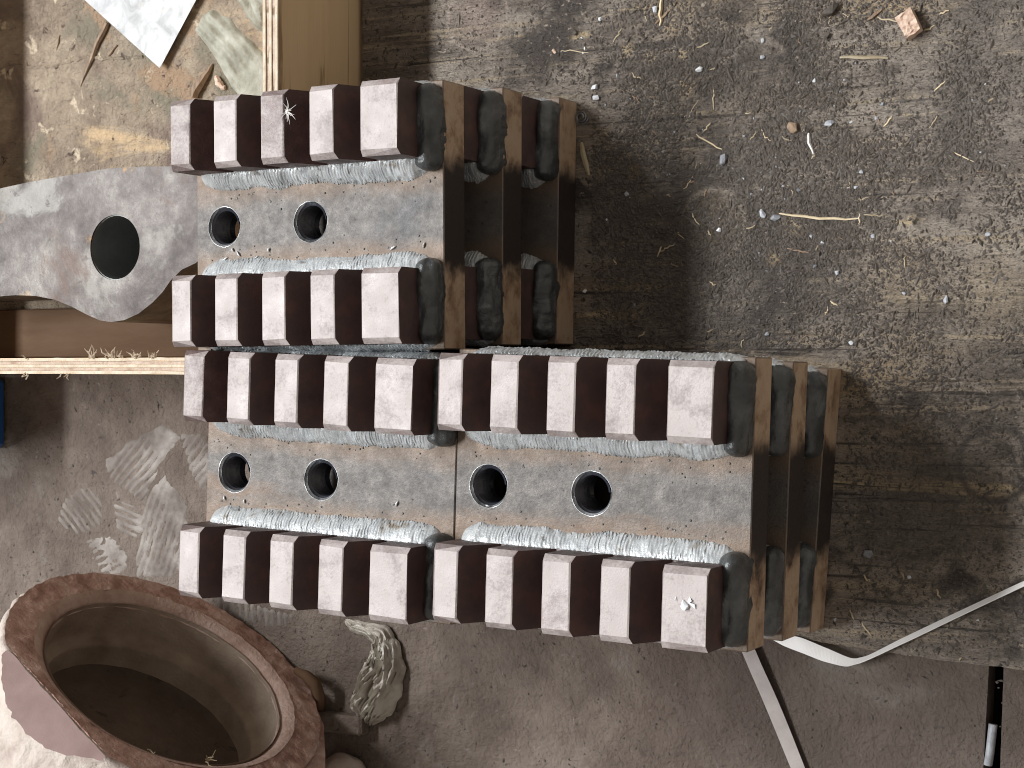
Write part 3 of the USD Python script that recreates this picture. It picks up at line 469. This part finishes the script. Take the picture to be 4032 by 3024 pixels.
# ------------------------------------------------------------------ rusty pipe end
pc = np.array([-8.785, 2.375, ZF + 1.30]); az = -0.994; ax = np.array([math.cos(az), math.sin(az), 0.05]); ax /= np.linalg.norm(ax)
su = np.array([-math.sin(az), math.cos(az), 0]); su /= np.linalg.norm(su); sv = np.cross(ax, su); sv = sv if sv[2] > 0 else -sv
pipe = thing('rusty_pipe', 'short thick rusty pipe lying on the floor, open mouth showing a dark dusty bore', 'pipe', (pc[0], pc[1], ZF))
base = np.array([pc[0], pc[1], ZF])
def place(v): return pc - base + v[..., :1] * su + v[..., 1:2] * sv + v[..., 2:3] * ax
def revolve(prof, n=128, wob=0.0, seed=0, k=1.0):
    prof = np.asarray(prof, float); th = np.arange(n + 1) / n * 2 * np.pi; 
    def fn(u, v):
        i = v * (len(prof) - 1); j = np.clip(np.floor(i).astype(int), 0, len(prof) - 2); fr = i - j
        r = prof[j, 0] * (1 - fr) + prof[j + 1, 0] * fr; z = prof[j, 1] * (1 - fr) + prof[j + 1, 1] * fr; a = u * 2 * np.pi
        p = np.stack([r * np.cos(a), r * np.sin(a), z], -1)
        if wob: d = wob * (meshkit.fbm(p * 6 * k + seed, 4, seed) - 0.5); p = np.stack([(r + d) * np.cos(a), (r + d) * np.sin(a), z + d], -1)
        return p
    return grid(n + 1, len(prof), fn)
def dense(prof, s):
    out = []
    for a, b in zip(prof[:-1], prof[1:]):
        k = max(1, int(np.hypot(b[0] - a[0], b[1] - a[1]) / s)); out += [tuple(np.array(a) + (np.array(b) - np.array(a)) * i / k) for i in range(k)]
    return out + [prof[-1]]
RO, RI = 1.30, 0.955
def pp(px, py):                              # sight line onto the mouth's plane, in pipe coordinates
    r = ray(px, py); o = np.array([0, 0, 10.0]); t = ((pc - o) @ ax) / (r @ ax); h = o + r * t - pc; return np.array([h @ su, h @ sv])
c1, c2 = pp(40, 2556), pp(467, 3024)
m_ = np.array([c2[1] - c1[1], -(c2[0] - c1[0])]); m_ /= np.linalg.norm(m_); m_ = m_ if m_ @ c1 > 0 else -m_; dist_ = m_ @ c1
beta = math.radians(38); cn = np.array([m_[0] * math.cos(beta), m_[1] * math.cos(beta), math.sin(beta)]); co = dist_ * math.cos(beta)
def cutting(v):                              # points beyond the machined flat are brought back onto it, along the radius
    r = v[:, :2]; s = v @ cn - co; den = (v[:, :2] @ cn[:2]); out = v.copy(); k = s > 0
    tt = np.where(k, (co - v[:, 2] * cn[2]) / np.where(np.abs(den) < 1e-6, 1e-6, den), 1); out[:, :2] = np.where(k[:, None], v[:, :2] * tt[:, None], v[:, :2]); return out, k
body = m3.CrossSection([[(0, -3.0), (RO, -3.0), (RO, -0.04), (RO - 0.025, -0.012), (0, -0.012)]], m3.FillRule.NonZero).revolve(180).refine_to_length(0.07)
def rough_skin(p): return p + (0.05 * (meshkit.fbm(p * 13, 4, 3) - 0.5))[:, None] * np.array([1, 1, 0.4]) * np.stack([p[:, 0], p[:, 1], p[:, 0] * 0 + 1], 1)
body = body.warp_batch(lambda p: rough_skin(np.asarray(p)))
body = body.trim_by_plane((-cn).tolist(), -co) - m3.Manifold.cylinder(3.5, RI + 0.075, circular_segments=96).translate((0, 0, -2.9))
v, f = arr(body); fn_ = np.cross(v[f[:, 1]] - v[f[:, 0]], v[f[:, 2]] - v[f[:, 0]]); fn_ /= np.linalg.norm(fn_, axis=1)[:, None] + 1e-12
on = (np.abs(v @ cn - co)[f] < 1e-4).all(1)
def sub(v, f, k): t = trimesh.Trimesh(v, f[k], process=False); t.remove_unreferenced_vertices(); return t.vertices, t.faces
hand = np.linalg.det(np.stack([su, sv, ax])) > 0
fl_ = (lambda x: x) if hand else (lambda x: x[:, ::-1])
v1, f1 = sub(v, f, ~on); obj('outer_skin', (place(v1), fl_(f1)), M_['rust_pale'], pipe, 50)
v1, f1 = sub(v, f, on); obj('machined_flat', (place(v1), fl_(f1)), M_['rust_smooth'], pipe, False)
v, f = revolve(dense([(RI + 0.10, 0.0), (RO - 0.02, 0)], 0.02), 240, 0.022, 5, 2.6); v[:, 2] += 0.0; v, k = cutting(v)
obj('rim_face', (place(v), f), M_['rust_rough'], pipe, True)
v, f = revolve(dense([(RI + 0.105, 0.003), (RI + 0.05, -0.022), (RI - 0.004, -0.09)], 0.03), 160, 0.02, 6, 2); obj('rim_bevel', (place(v), f[:, ::-1]), M_['rust_bevel'], pipe, True)
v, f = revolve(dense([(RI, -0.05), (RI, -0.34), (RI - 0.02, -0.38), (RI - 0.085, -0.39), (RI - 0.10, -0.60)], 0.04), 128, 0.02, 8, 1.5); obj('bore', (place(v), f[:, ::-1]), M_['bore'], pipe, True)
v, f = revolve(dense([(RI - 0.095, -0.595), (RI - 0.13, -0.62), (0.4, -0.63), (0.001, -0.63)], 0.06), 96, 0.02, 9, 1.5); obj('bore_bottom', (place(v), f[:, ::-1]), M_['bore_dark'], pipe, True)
# lug and hook at the pipe's far side
def floor_at(px, py, z=ZF): return G(px, py, z)
ear = np.array([pp(a, b) for a, b in ((1040, 2530), (1120, 2595), (1171, 2650), (1235, 2690), (1252, 2790), (1280, 2850), (1283, 3010), (1260, 3150), (1100, 3150), (1180, 2900), (1150, 2720))])
eo = m3.CrossSection([ear.tolist()], m3.FillRule.NonZero); eo = eo if eo.area() > 0 else m3.CrossSection([ear[::-1].tolist()], m3.FillRule.NonZero)
ev, ef = arr((eo.extrude(0.5) - m3.Manifold.cylinder(2, RI + 0.12, circular_segments=90).translate((0, 0, -1))).refine_to_length(0.05)); ev[:, 2] -= 0.515
ev += 0.03 * (meshkit.fbm(ev * 5, 3, 4) - 0.5)[:, None]
obj('cast_ear', (place(ev), fl_(ef)), M_['rust_rough'], pipe, 45)
hk = np.array([G(1165, 2640, ZF + .15), G(1205, 2660, ZF + .18), G(1240, 2690, ZF + .18), G(1258, 2740, ZF + .15), G(1265, 2800, ZF + .05)])
o = obj('bent_rod', tube(hk, [0.03, 0.045, 0.05, 0.045, 0.035], 10), M_['brown_board'], None, True, local=False); tag(o, 'thick bent brown rod end poking out beside the pipe', 'rod')
o = obj('scrap_block', cat([box(G(1268, 2792, ZF + .001), G(1420, 2900, ZF + .14), 0.02)]), M_['floor'], None, local=False); tag(o, 'dark brown scrap block between pipe and crumpled wrap', 'scrap')
p = G(1355, 3045, ZF + .1); v, f = lump((0.20, 0.16, 0.12), 4, 3, .2); o = obj('stone', (v + p, f), M_['rust_pale'], None, True, local=False); tag(o, 'pale rounded stone at the bottom edge beside the pipe', 'stone')
ms = []
for k in range(9):                           # a wisp of fibres caught on the rim
    c0 = np.append(pp(590 if k < 2 else 815, 2958 if k < 2 else 3000), 0.01); e = c0 + np.append(rng.normal(0, .05, 2), rng.uniform(.02, .07)); m1 = (c0 + e) / 2 + rng.normal(0, .015, 3)
    ms.append(tube(place(np.array([c0, m1, e])), [.006, .004, .002], 4))
obj('fibre_wisp', cat(ms), M_['straw'], pipe)
# ------------------------------------------------------------------ crumpled wrap
def wrap():
    cl = np.array([G(a, b, ZF) for a, b in ((1370, 2445), (1395, 2462), (1455, 2478), (1510, 2505), (1530, 2560), (1525, 2630), (1500, 2700), (1470, 2780), (1455, 2840))])
    wd = np.interp(np.linspace(0, 1, 60), np.linspace(0, 1, 9), [0.02, 0.05, 0.06, 0.10, 0.145, 0.19, 0.21, 0.19, 0.05])
    t = np.linspace(0, 1, 60); C = np.stack([np.interp(t, np.linspace(0, 1, 9), cl[:, k]) for k in range(3)], 1)
    T = np.gradient(C, axis=0); T /= np.linalg.norm(T, axis=1)[:, None]; S = np.stack([-T[:, 1], T[:, 0], T[:, 2] * 0], 1)
    n = 41; P = []
    for i in range(60):
        s = np.linspace(-1, 1, n)
        fold = meshkit.fbm(np.stack([s * 3.4, s * 0 + i * 0.045, s * 0], -1), 4, 21)
        rid = np.abs(np.mod(fold * 6.5, 1) - 0.5) * 2
        z = 0.02 + 0.22 * wd[i] / 0.2 * (1 - s ** 2) ** 0.7 * (0.45 + 0.5 * rid) * (0.5 + fold)
        e = 1 + 0.18 * (meshkit.noise(np.stack([np.sign(s) * 3, s * 0 + i * 0.4, s * 0], -1)) - 0.5)
        P.append(C[i] + S[i] * (s * wd[i] * e)[:, None] + np.stack([s * 0, s * 0, z], 1) + T[i] * (0.03 * (rid - .5))[:, None])
    P = np.array(P).reshape(-1, 3); i = np.arange(60 * n).reshape(60, n); qd = np.stack([i[:-1, :-1], i[1:, :-1], i[1:, 1:], i[:-1, 1:]], -1).reshape(-1, 4)
    f = np.vstack([qd[:, [0, 1, 2]], qd[:, [0, 2, 3]]]); return P, f
o = obj('crumpled_wrap', wrap(), M_['cloth'], None, 60, local=False); tag(o, 'crumpled dirty grey plastic wrap lying on the brown floor', 'plastic wrap')
# ------------------------------------------------------------------ straps
def ribbon(L_, R_, mat, th=0.006, n=60):
    L_, R_ = np.array(L_), np.array(R_); t = np.linspace(0, 1, n); s = np.linspace(0, 1, len(L_))
    from scipy.interpolate import PchipInterpolator
    a, b = PchipInterpolator(s, L_)(t), PchipInterpolator(s, R_)(t); nn = np.cross(np.gradient(a, axis=0), b - a); nn /= np.linalg.norm(nn, axis=1)[:, None]
    P = np.concatenate([np.stack([a, b], 1), np.stack([b - nn * th, a - nn * th], 1)], 1).reshape(-1, 3); f = []
    for i in range(n - 1):
        for k in range(4): p_, q_ = i * 4 + k, i * 4 + (k + 1) % 4; f += [[p_, p_ + 4, q_ + 4], [p_, q_ + 4, q_]]
    f += [[0, 1, 2], [0, 2, 3], [(n - 1) * 4, (n - 1) * 4 + 2, (n - 1) * 4 + 1], [(n - 1) * 4, (n - 1) * 4 + 3, (n - 1) * 4 + 2]]
    return P, np.array(f)
o = obj('packing_strap', ribbon([G(2895, 2500, ZF + .05), G(2945, 2620, ZF + .05), G(3010, 2770, ZF + .04), G(3072, 2920, ZF + .03), G(3130, 3060, ZF + .03)],
    [G(2950, 2500, ZF + .05), G(2992, 2600, ZF + .05), G(3060, 2750, ZF + .04), G(3122, 2900, ZF + .03), G(3185, 3060, ZF + .03)], None), M_['strap_grey'], None, False, local=False)
tag(o, 'flat greyish white strap running out to the bottom of the picture', 'strap')
z1, z2 = ZD + .06, ZD + .30
o = obj('packing_strap', ribbon([G(2985, 2480, ZD + .03), G(3010, 2496, ZD + .03), G(3060, 2495, ZD + .03), G(3135, 2506, ZD + .03), G(3250, 2550, ZD + .02), G(3357, 2592, ZD + .012), G(3400, 2586, ZD + .012), G(3560, 2509, ZD + .012), G(3800, 2395, ZD + .012), G(4060, 2274, ZD + .012)],
    [G(3000, 2510, ZD + .03), G(3030, 2515, ZD + .03), G(3090, 2545, ZD + .04), G(3160, 2572, ZD + .045), G(3250, 2606, ZD + .05), G(3323, 2622, ZD + .055), G(3375, 2612, ZD + .055), G(3560, 2530, ZD + .055), G(3800, 2415, ZD + .055), G(4060, 2293, ZD + .055)], None), M_['strap'], None, False, local=False)
tag(o, 'bright white strap twisting on edge across the deck to the right', 'strap')
# ------------------------------------------------------------------ slot between floor boards: rod
rp = [G(a, b, ZF - 0.015) for a, b in ((3910, 2852), (3905, 2900), (3898, 2960), (3890, 3012))]
o = obj('metal_rod', tube(rp, 0.030, 10), M_['pebble'], None, True, local=False); tag(o, 'short pale metal rod lying in the floor gap', 'rod')
# ------------------------------------------------------------------ things lying about
p = np.array([G(a, b, ZD) for a, b in ((3535, 76), (3599, 38), (3638, 122), (3582, 159))])
cs = m3.CrossSection([[tuple(x[:2]) for x in p]], m3.FillRule.NonZero); cs = cs if cs.area() > 0 else m3.CrossSection([[tuple(x[:2]) for x in p[::-1]]], m3.FillRule.NonZero)
v, f = arr(cs.extrude(0.075).refine_to_length(0.02)); v[:, :2] += 0.012 * (meshkit.fbm(v * 30, 3, 2) - .5)[:, None]; v[:, 2] += ZD + 0.001 + 0.02 * (v[:, 2] > .05) * meshkit.noise(v * np.array([60, 60, 0]))
o = obj('wood_chip', (v, f), M_['chip'], None, local=False); tag(o, 'square pinkish wood chip on the deck near the upper right', 'wood chip')
SG = 'straws and splinters on the deck'; SL = 'thin pale straw or splinter lying on the gritty deck'
def straw(pts, r=0.010, label=SL, mat='straw', group=SG, z=ZD): return stick('straw', pts, [r * .6, r, r, r * .5], M_[mat], label, 'straw', z, group if label == SL else None)
straw([(3312, 224), (3370, 224), (3440, 228), (3497, 229)], 0.014, 'pale straight splinter below the pinkish wood chip', 'white_bit' if False else 'straw')
straw([(3071, 840), (3170, 853), (3280, 860), (3383, 862)], 0.010, 'longest thin straw, lying right of the ring stain', 'straw')
straw([(2292, 561), (2302, 600), (2312, 650), (2323, 692)], 0.020, 'tan splinter standing in the shade right of the far pile')
straw([(2608, -10), (2604, 40), (2600, 100)], 0.014, 'pale straw at the top picture edge, crossed by a dark twig')
straw([(2578, 95), (2605, 70), (2640, 40)], 0.010, 'dark twig crossing the pale straw at the top edge', 'twig')
straw([(3185, 523), (3188, 565), (3202, 603)], 0.012, 'bent whitish twig near the dark clump on the deck', 'seed')
straw([(3417, 84), (3445, 62), (3475, 36)], 0.012, 'forked brown twig left of the pinkish wood chip', 'twig')
straw([(3458, 70), (3500, 78), (3538, 88)], 0.007, 'hair-thin straw touching the wood chip', 'straw')
straw([(3480, 848), (3386, 845)], 0.005); straw([(3387, 843), (3386, 886)], 0.007)
for a in (((2515, 1331), (2543, 1308)), ((3565, 1010), (3563, 1055)), ((2810, 350), (2812, 430)), ((3272, 1185), (3300, 1205)), ((3516, 460), (3480, 500)), ((2800, 480), (2770, 520)), ((2746, 190), (2790, 165)), ((2840, 590), (2740, 530)),
          ((3640, 120), (3680, 100)), ((3720, 320), (3680, 360)), ((3700, 55), (3740, 40)), ((3890, 400), (3920, 385)), ((3400, 2262), (3424, 2290)), ((3546, 2248), (3560, 2280)), ((3350, 2402), (3362, 2440)), ((3395, 2450), (3425, 2500)), ((3690, 2320), (3705, 2355)), ((3780, 2600), (3788, 2588)), ((2790, 905), (2800, 930)), ((2600, 990), (2660, 960))):
    straw(a, 0.006)
gap_ok = lambda x, y: not (x < 2330 and y > 330) and not (x < 3360 and y > 1350)
cnt = 0
while cnt < 60:
    px, py = rng.uniform(1800, 4020), rng.uniform(10, 1950)
    w = math.exp(-((px - 2900) / 650) ** 2 - ((py - 600) / 560) ** 2) + 0.08
    if rng.random() > w or not gap_ok(px, py): continue
    a, ln = rng.normal(0.3, 1.2), rng.gamma(2.2, 12) + 10
    straw([(px, py), (px + ln * .5 * math.cos(a) + rng.normal(0, 3), py + ln * .5 * math.sin(a) + rng.normal(0, 3)), (px + ln * math.cos(a), py + ln * math.sin(a))], rng.uniform(0.0025, 0.006), mat='straw' if rng.random() < 0.7 else 'twig'); cnt += 1
PG = 'small pebbles and flakes scattered on the deck'; PL = 'small grey pebble lying on the gritty deck'
def pebble(px, py, s, asp=(1, 1, .6), mat='pebble', label=None, z=ZD, rot=None, name='pebble', cat_='pebble'):
    sc = s * 0.82 / 575; v, f = shard((sc * asp[0], sc * asp[1], sc * asp[2]), int(rng.integers(1, 9999)), 9 if s < 10 else 15); a = rng.uniform(0, 3.14) if rot is None else rot
    c, s_ = math.cos(a), math.sin(a); v = v @ np.array([[c, s_, 0], [-s_, c, 0], [0, 0, 1]]); v[:, 2] -= v[:, 2].min() * 0.7
    o = obj(name, (v + G(px, py, z), f), M_[mat], None, local=False); tag(o, label or PL, cat_, None if label else PG); return o
pebble(2845, 629, 36, (.75, 1.2, .45), label='largest flat grey stone on the deck, above the ring stain', rot=0.1)
pebble(2752, 274, 21, (1.2, .8, .6), 'white_bit', 'white oval pebble near the tan streaks', rot=-.3)
pebble(2364, 74, 13, mat='white_bit', label='white pebble near the top edge right of the pale circle')
pebble(2583, 38, 20, (1.2, .8, .6), label='oval grey pebble beside the straw at the top edge')
pebble(2343, 345, 20, (.8, 1.3, .7), 'white_bit', 'upper lump of a white crumbly fleck right of the far pile'); pebble(2350, 385, 19, (1.1, .8, .8), 'white_bit', 'lower lump of a white crumbly fleck right of the far pile')
pebble(2182, 202, 14, (.8, 1.3, .5), 'chip', 'orange-brown chip above the far pile')
pebble(2267, 128, 17, mat='grit', label='dark lump with pale specks near the top edge'); pebble(2290, 150, 9, mat='white_bit'); pebble(2305, 190, 9, mat='white_bit'); pebble(2296, 210, 8, mat='white_bit')
pebble(3004, 842, 22, (1.2, .8, .6), label='left one of the two grey stones at the straw end'); pebble(3054, 858, 22, (.8, 1.2, .6), label='right one of the two grey stones at the straw end')
pebble(3725, 1181, 20, (1.1, .8, .6), label='grey stone at far right of the deck, lowest'); pebble(2832, 907, 14, mat='white_bit', label='white flake inside the ring stain')
pebble(3274, 45, 34, (.7, 1.6, .8), 'grit', 'large dark clump of dirt at the top edge'); pebble(3255, 140, 20, (.8, 1.3, .7), 'grit', 'smaller dirt clump below the large one')
pebble(3122, 506, 30, (1.2, 1, .6), 'twig', 'brown fibrous clump on the deck'); pebble(3267, 485, 20, (.9, 1.2, .7), label='dark grey stone beside the fibrous clump')
for i, (a, b, s) in enumerate(((3004, 160, 13), (3003, 225, 14), (3206, 316, 13), (3371, 246, 9), (3046, 338, 8), (3476, 412, 14), (3451, 464, 11), (3352, 480, 9), (3084, 734, 9), (3145, 749, 10), (3392, 678, 14), (3371, 738, 10), (3340, 740, 9), (3438, 928, 12), (3194, 932, 11), (3299, 1072, 15), (3559, 1156, 11), (3350, 1350, 13), (3021, 1316, 13), (2431, 300, 13), (2469, 764, 15), (2499, 1202, 14), (2305, 1148, 14), (3890, 924, 14),
                               (2420, 390, 9), (2610, 600, 9), (2520, 425, 8), (2390, 865, 8), (3240, 955, 10), (2960, 765, 9), (3210, 1050, 12), (3018, 1070, 9), (3624, 204, 8), (3150, 440, 8), (3310, 360, 8), (3270, 330, 7), (3530, 330, 8), (3880, 330, 7), (3420, 2180, 26), (3580, 2270, 12), (3240, 2440, 9), (3960, 2330, 13), (3850, 2440, 9), (3290, 2440, 10))):
    pebble(a, b, s, mat='white_bit' if i % 5 == 2 else 'pebble', label=None)
for _ in range(90):
    while True:
        px, py = rng.uniform(1780, 4020), rng.uniform(5, 1700); w = math.exp(-((px - 2850) / 620) ** 2 - ((py - 520) / 520) ** 2) + .05
        if rng.random() < w and gap_ok(px, py): break
    pebble(px, py, rng.uniform(3.5, 8), (1, rng.uniform(.5, 1), rng.uniform(.4, .8)), 'white_bit' if rng.random() < .12 else 'pebble')
# swarf curl
t = np.linspace(0, 4.2 * np.pi, 60); c0 = G(2296, 464, ZD); R = 0.052 - 0.0022 * t
o = obj('swarf_curl', tube(np.stack([c0[0] + R * np.cos(t), c0[1] + R * np.sin(t), ZD + .02 + t * .002], 1), 0.007, 5), M_['bright'], None, True, local=False); tag(o, 'shiny coiled steel shaving beside the lowest far jaw', 'swarf')
# seed tuft on a dark tooth of the far pile
c0 = jaw_pt(A1, q['r'][2] + 0.02, -0.72, q['d'] - 0.02); ms = []
for k in range(26):
    a = rng.uniform(0, 2 * np.pi); L_ = rng.uniform(.05, .105); el = rng.uniform(-.1, .8)
    e = c0 + L_ * np.array([abs(math.cos(el)) * math.cos(a) * .8 + .03, math.cos(el) * math.sin(a), math.sin(el) * .7]); ms.append(tube([c0, (c0 + e) / 2 + rng.normal(0, .004, 3), e], [.0035, .002, .001], 3))
ms.append((lump((.012, .018, .012), 3, 1)[0] + c0, lump((.012, .018, .012), 3, 1)[1]))
o = obj('seed_tuft', cat(ms), M_['seed'], None, local=False); tag(o, 'white star-shaped seed tuft caught on a dark tooth flank', 'seed tuft')
for i, (dx, dy, s, lb) in enumerate(((0.0, 0, .032, 'largest white flake on the widest tooth of the front right jaw'), (.035, -.04, .022, 'white flake just above the largest one on the widest tooth'), (.05, .0, .022, 'white flake right of the largest one on the widest tooth'), (-.07, -.045, .014, 'separate small white flake left of the group on the widest tooth'))):
    b = G(2700 + dx * 575, 2385 + dy * 575, q['d']); v, f = shard((s, s * 1.2, s * .5), 30 + i); v[:, 2] -= v[:, 2].min() * .8
    o = obj('paint_flake', (v + b, f), M_['white_bit'], None, local=False); tag(o, lb, 'flake')
# spatter and slivers on the plates
for i, (j, x, y, L_, an) in enumerate(((A1, -.37, .20, .05, .9), (A1, -.22, .245, .07, -.8), (A1, -.27, .25, .05, -.1), (A1, -.10, .18, .03, -1.4), (A1, -.42, .17, .03, 1.2), (A1, .95, .21, .05, -.5), (A1, 1.2, .2, .04, -1.3), (B1, -.58, .19, .035, 1.3), (B1, -.40, .2, .03, 1.5), (B1, .9, .12, .04, -1.2), (C1, -.50, .13, .03, 0.2), (A1, -.50, .24, .07, -.6))):
    p = jaw_pt(j, x, y, 0.006); d = np.array([math.cos(an), math.sin(an), 0.1]) * L_; o = obj('steel_sliver', tube([p - d / 2, p + [0, 0, .006], p + d / 2], [.004, .008, .003], 5), M_['weld'], None, True, local=False)
    tag(o, 'small steel sliver lying on a jaw plate between its weld beads', 'sliver', 'steel slivers on the jaw plates')
SP = []
for j, n in ((A1, 60), (B1, 50), (C1, 60)):
    for k in range(n):
        y = rng.choice([-1, 1]) * (0.25 - abs(rng.normal(0, .07))); p = jaw_pt(j, rng.uniform(-.7, 1.3), y, 0.001)
        if min(np.hypot(*(p - jaw_pt(j, h, 0, 0))[:2]) for h in q['hx']) < .17: continue
        v, f = lump((1, 1, .7), int(rng.integers(1, 999)), 1, .3); SP.append((v * rng.uniform(.003, .008) + p, f))
o = obj('weld_spatter', cat(SP), M_['weld_dark'], None, True, local=False); tag(o, 'tiny weld spatter beads stuck on the jaw plates', 'spatter', kind='stuff')
# ------------------------------------------------------------------ grit on the deck, crumbs on the floor
def scatter(n, dens, z, smin, smax, seed, elong=0.4):
    rg = np.random.default_rng(seed); tet = np.array([[1, 1, 1], [1, -1, -1], [-1, 1, -1], [-1, -1, 1]], float) / 1.7; tf = np.array([[0, 1, 2], [0, 3, 1], [0, 2, 3], [1, 3, 2]])
    octv = np.array([[1, 0, 0], [-1, 0, 0], [0, 1, 0], [0, -1, 0], [0, 0, 1], [0, 0, -1]], float); of = np.array([[0, 2, 4], [2, 1, 4], [1, 3, 4], [3, 0, 4], [2, 0, 5], [1, 2, 5], [3, 1, 5], [0, 3, 5]])
    px, py = rg.uniform(0, 4100, n * 8), rg.uniform(-60, 3060, n * 8); keep = rg.random(n * 8) < dens(px, py); px, py = px[keep][:n], py[keep][:n]; m = len(px)
    C = np.array([G(a, b, z) for a, b in zip(px, py)])
    s = smin * (smax / smin) ** (rg.random(m) ** 2.6); asp = np.stack([1 + rg.gamma(1.0, elong, m), np.ones(m), rg.uniform(.35, .9, m)], 1) * s[:, None]
    a = rg.uniform(0, np.pi, m); V = octv[None] * (1 + rg.normal(0, .22, (m, 6, 3))) * asp[:, None]; V = np.stack([V[..., 0] * np.cos(a)[:, None] - V[..., 1] * np.sin(a)[:, None], V[..., 0] * np.sin(a)[:, None] + V[..., 1] * np.cos(a)[:, None], V[..., 2]], -1)
    V[..., 2] += s[:, None] * .25; V += C[:, None]
    return V.reshape(-1, 3), (of[None] + 6 * np.arange(m)[:, None, None]).reshape(-1, 3)
def dens_deck(x, y):
    n = meshkit.fbm(np.stack([x / 200, y / 150, x * 0], -1), 5, 11)
    base_ = np.exp(-((x - 2850) / 620) ** 2 - ((y - 560) / 560) ** 2) + 0.30 * np.exp(-((x - 3500) / 900) ** 2 - ((y - 900) / 900) ** 2)
    d = base_ * np.clip((n - 0.34) * 5.0, 0.03, 1.4)
    strip = 0.06 * ((y > 2150) & (y < 2480 + (x - 3140) * 0.14) & (x > 3260))
    ok = ~((x < 1480) | ((x < 1900) & (y > 250))) & ~((x < 2330) & (y > 330) & (y < 1330)) & ~((x < 3330) & (y > 1370)) & (y < 2500 + (x - 3140) * 0.14)
    return np.clip((d + 0.05 + strip) * ok, 0, 1)
v, f = scatter(105000, dens_deck, ZD, 0.0020, 0.0130, 3, 0.6)
o = obj('deck_grit', (v, f), M_['grit'], None, local=False); tag(o, 'dark gritty dirt and crumbs covering the wooden deck', 'grit', kind='stuff')
def dens_floor(x, y):
    ok = ((y > 1500) & (x < 640)) | ((y > 2420) & (y > 2440 + (x - 1200) * .055)) ; ok &= (y > 2540 + (x - 3140) * 0.14) | (x < 3000)
    return 0.5 * ok * np.clip((meshkit.fbm(np.stack([x / 220, y / 220, x * 0], -1), 3, 15) - .4) * 5, 0.02, 1)
v, f = scatter(2600, dens_floor, ZF, 0.003, 0.013, 5, .5)
o = obj('floor_crumbs', (v, f), M_['grit'], None, local=False); tag(o, 'fine dark crumbs on the brown floor boards', 'grit', kind='stuff')
# dried combed glue on the floor, left of the front jaws
GL = ['combed glue residue fan on the floor below the crate edge', 'combed glue marks beside the front left jaw upper corner', 'pale scraped glue residue left of the front left jaw', 'ridged glue smear between the pipe and the front left jaw', 'faint glue scrapes farthest left on the brown floor', 'short glue scrapes just above the pipe rim', 'curved glue scrapes between the two larger residue fans']
for k_, (ol, rd, sd) in enumerate(([[(560, 1700), (650, 1660), (720, 1720), (640, 1850), (560, 1990), (430, 1900), (400, 1800)], (0.75, 16, 0.018), 9], [[(690, 1690), (800, 1700), (860, 1830), (800, 1960), (740, 1850)], (0.75, 16, 0.018), 14], [[(560, 1950), (650, 1860), (740, 1960), (760, 2200), (690, 2290), (520, 2280)], (0.35, 15, 0.013), 17], [[(820, 2330), (900, 2330), (1180, 2420), (1120, 2480), (980, 2470), (860, 2400)], (-0.2, 15, 0.016), 12], [[(240, 1960), (330, 1900), (420, 1960), (400, 2080), (300, 2120), (220, 2060)], (2.4, 15, 0.012), 31], [[(330, 2130), (430, 2080), (520, 2180), (500, 2280), (400, 2280)], (1.2, 16, 0.012), 35], [[(440, 1960), (540, 1980), (600, 2080), (520, 2140), (440, 2080)], (1.9, 16, 0.012), 39])):
    patch('dried_glue', ol, ZF, 0.004 if k_ < 4 else 0.001, M_['dust_flake'], GL[k_], 'glue residue', kind='stuff', ridge=rd, seed=sd, step=0.014, fine=2.0)
